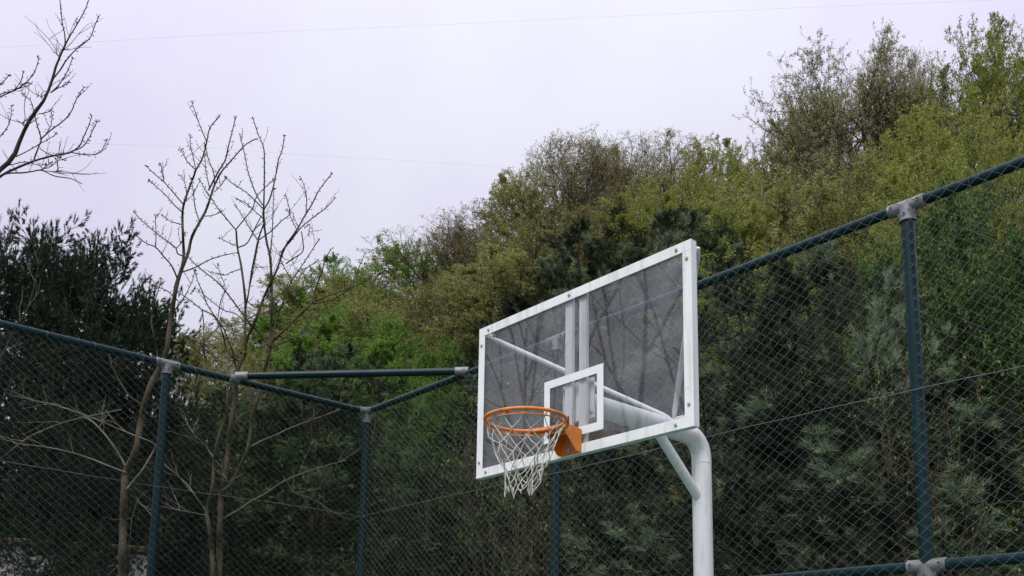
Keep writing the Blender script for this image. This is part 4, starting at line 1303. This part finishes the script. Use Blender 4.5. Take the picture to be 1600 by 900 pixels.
YT = 8.7
T_st = [([(-95, 905), (-90, 700), (-85, 560), (-70, 420), (-50, 340), (-20, 290), (3, 262), (20, 247), (33, 215), (45, 190), (55, 175), (68, 158), (80, 130), (87, 105), (93, 90), (102, 70)], 22, 3, YT, YT, 0)]
T_li = [([(102, 70), (101, 52), (98, 40), (95, 15), (93, -10)], 2.2, 1.4, YT, YT - .2, 1),
        ([(102, 70), (110, 55), (118, 42), (133, 15), (140, -5)], 2.4, 1.4, YT, YT + .2, 1),
        ([(84, 122), (95, 108), (103, 95), (118, 78), (136, 64), (143, 55), (147, 43), (153, 28)], 2.6, 1.4, YT, YT + .3, 1),
        ([(79, 145), (90, 135), (98, 124), (106, 110), (113, 92)], 2, 1.3, YT, YT - .2, 1),
        ([(79, 145), (90, 138), (98, 135), (106, 130)], 1.8, 1.3, YT, YT + .2, 1),
        ([(-30, 300), (3, 274), (25, 263), (52, 252), (80, 244), (110, 238), (125, 227), (130, 215), (138, 198), (143, 183)], 5, 1.4, YT, YT - .2, 1),
        ([(112, 237), (128, 230), (138, 218), (145, 203), (152, 190)], 1.9, 1.3, YT - .1, YT + .2, 1),
        ([(110, 238), (135, 242), (153, 240), (161, 232), (166, 221)], 1.9, 1.3, YT - .1, YT - .4, 1),
        ([(52, 252), (60, 230), (64, 217), (58, 195), (53, 175), (48, 158), (36, 148)], 2.6, 1.4, YT - .1, YT, 1),
        ([(64, 217), (80, 203), (100, 188), (112, 173), (117, 160), (125, 145), (131, 137)], 2.3, 1.4, YT - .1, YT + .2, 1),
        ([(68, 214), (78, 200), (81, 188), (81, 180)], 1.6, 1.2, YT, YT + .3, 1),
        ([(25, 245), (45, 235), (62, 225), (75, 218), (86, 211)], 1.9, 1.2, YT, YT + .3, 1),
        ([(62, 232), (75, 240), (88, 244), (97, 249)], 1.7, 1.2, YT - .1, YT - .3, 1),
        ([(-10, 278), (12, 271), (35, 270), (50, 268), (65, 266), (85, 275), (110, 279), (128, 287)], 2.8, 1.3, YT, YT - .5, 0),
        ([(65, 266), (72, 260), (79, 255)], 1.6, 1.2, YT - .2, YT - .3, 1),
        ([(15, 258), (40, 253), (60, 258), (70, 257)], 1.6, 1.2, YT, YT + .2, 1),
        ([(70, 267), (85, 268), (98, 266)], 1.4, 1.1, YT - .3, YT - .3, 0),
        ([(-60, 190), (-20, 165), (3, 150), (25, 140), (42, 128), (55, 110), (60, 93)], 3, 1.4, YT, YT + .2, 1),
        ([(-20, 165), (3, 146), (20, 142), (32, 128), (36, 114)], 2, 1.3, YT, YT - .2, 1),
        ([(25, 140), (40, 135), (49, 131)], 1.5, 1.2, YT, YT, 1),
        ([(-20, 150), (3, 130), (14, 117)], 2, 1.3, YT, YT + .3, 1),
        ([(-20, 235), (3, 210), (12, 198), (17, 182), (18, 165)], 2, 1.3, YT, YT + .3, 1),
        ([(-60, 380), (-70, 300), (-65, 230), (-60, 190), (-50, 100), (-40, 20)], 5, 2, YT, YT + .3, 1),
        ([(40, 200), (33, 192), (25, 187)], 1.5, 1.1, YT, YT, 0),
        ([(68, 158), (62, 150), (57, 152)], 1.5, 1.1, YT, YT, 0),
        ([(93, 90), (97, 80), (108, 76)], 1.4, 1.1, YT, YT, 0),
        ([(95, 95), (90, 85), (87, 82)], 1.4, 1.1, YT, YT, 0),
        ([(60, 178), (72, 176), (80, 173)], 1.5, 1.2, YT, YT, 1),
        ([(-40, 600), (0, 560), (20, 520), (42, 485), (55, 440), (62, 400)], 3.2, 1.5, YT + 1.2, YT + 1.6, 0)]
sapling('bare_sapling', 'bare budding tree reaching in over the top left corner from outside', (-95, 905), YT, T_st, T_li, 9, M['bark_dark'], extra=1)
# ------------------------------------------------------------------ pale wall glimpsed through the left fence
def m_render():
    m, n, b = newmat('pale_wall_render')
    z = noise_node(n, 2.5, 8, 0.65)
    r = ramp_node(n, z.outputs['Fac'], [(0.3, (0.36, 0.35, 0.31)), (0.6, (0.62, 0.61, 0.57)), (0.8, (0.70, 0.69, 0.66))])
    n.links.new(r.outputs['Color'], b.inputs['Base Color']); b.inputs['Roughness'].default_value = 0.9
    bump(n, b, z.outputs['Fac'], 0.4, 0.02)
    return m

wa = at_depth(-130, 838, 10.3); wb = at_depth(240, 876, 11.2)
wa, wb = wa * 1.0, wb * 1.0
dw = unit((wb - wa) * [1, 1, 0]); nw_ = np.cross(dw, UP)
zt = float((wa[2] + wb[2]) / 2); Lw = float(np.linalg.norm((wb - wa)[:2]))
cw = (wa + wb) / 2; cw[2] = zt / 2 - 0.1
g = Geo(); box(g, cw, dw, nw_, UP, Lw / 2, 0.14, zt / 2 + 0.1, bev=0.015)
wl = g.build('boundary_wall', m_render())
tag(wl, 'pale rendered wall glimpsed low behind the left fence', 'wall')
g = Geo(); cc2 = cw.copy(); cc2[2] = zt + 0.045
box(g, cc2, dw, nw_, UP, Lw / 2 + 0.03, 0.19, 0.042, bev=0.012)
g.build('coping', paint('brown_coping', (0.10, 0.07, 0.045), (0.20, 0.15, 0.09), 0.85, 0.7, 5), wl)

# ------------------------------------------------------------------ undergrowth on the slope (uncountable)
rng = np.random.default_rng(77)
g = Geo()
n_c = 900
cx_ = rng.uniform(-34, 26, n_c * 6); cy_ = 7 + 47 * rng.uniform(0, 1, n_c * 6) ** 0.9
s_ = NB[0] * cx_ + NB[1] * cy_; l_ = TB[0] * cx_ + TB[1] * cy_
ok = (0.45 * cx_ + 0.893 * cy_ > 10) & (s_ > 7.6) & (s_ < 44) & (np.abs(cx_) < 4 + cy_ * 0.62) & (l_ > -44)
cx_, cy_ = cx_[ok][:n_c], cy_[ok][:n_c]
mats = [M['l_olive'], M['l_green'], M['l_cedar'], M['l_yellow'], M['bark_dark']]
for x_, y_ in zip(cx_, cy_):
    z_ = terrain1(x_, y_); near = NB[0] * x_ + NB[1] * y_ < 13
    kind = 2 if near else int(rng.choice([0, 0, 1, 2, 3]))
    r_ = rng.uniform(0.6, 1.5); hgt = rng.uniform(0.7, 1.9) * (1.0 if near else 1.4)
    n = 260
    d = rng.normal(0, 1, (n, 3)); d /= np.linalg.norm(d, axis=1, keepdims=True); d[:, 2] = np.abs(d[:, 2])
    rr = rng.uniform(0.55, 1.05, n)[:, None] * (1 + 0.25 * np.sin(d[:, :1] * 7 + x_) * np.cos(d[:, 1:2] * 6 + y_))
    X = np.array([x_, y_, z_]) + d * rr * np.array([r_, r_, hgt])
    leaflets(g, X, d, 0.13, 0.10, rng, kind, 0.8)
    nb = 14
    P0 = np.tile([x_, y_, z_ - 0.1], (nb, 1)) + rng.normal(0, 0.1, (nb, 3)) * [1, 1, 0]
    D0 = rng.normal(0, 0.5, (nb, 3)); D0[:, 2] = 1
    T_ = grow(P0, D0, rng.uniform(0.6, 1.1, nb) * hgt, 3, 0.15, 0.02, rng)
    tubes(g, T_, np.full((nb, 4), 0.008), 3, 4)
tag(g.build('undergrowth', mats), 'low mixed shrubs covering the slope under the trees', 'undergrowth', kind='stuff')

# ------------------------------------------------------------------ overhead cables against the sky
for lb, p_, Yc in (('upper faint overhead cable crossing the top of the sky', [(-700, 105), (0, 74), (320, 55), (700, 38), (1250, 12), (1600, -2), (2300, -40)], 30),
                   ('lower faint overhead cable in the sky behind the sapling tops', [(-700, 205), (200, 226), (490, 243), (800, 262), (1700, 330), (2300, 380)], 34)):
    P = smooth_line(p_, 40)
    W_ = np.array([at_depth(x, y, Yc) for x, y in P])
    g = Geo(); tube(g, W_, 0.0015, 5)
    tag(g.build('overhead_cable', M['cable']), lb, 'cable')

#__END__
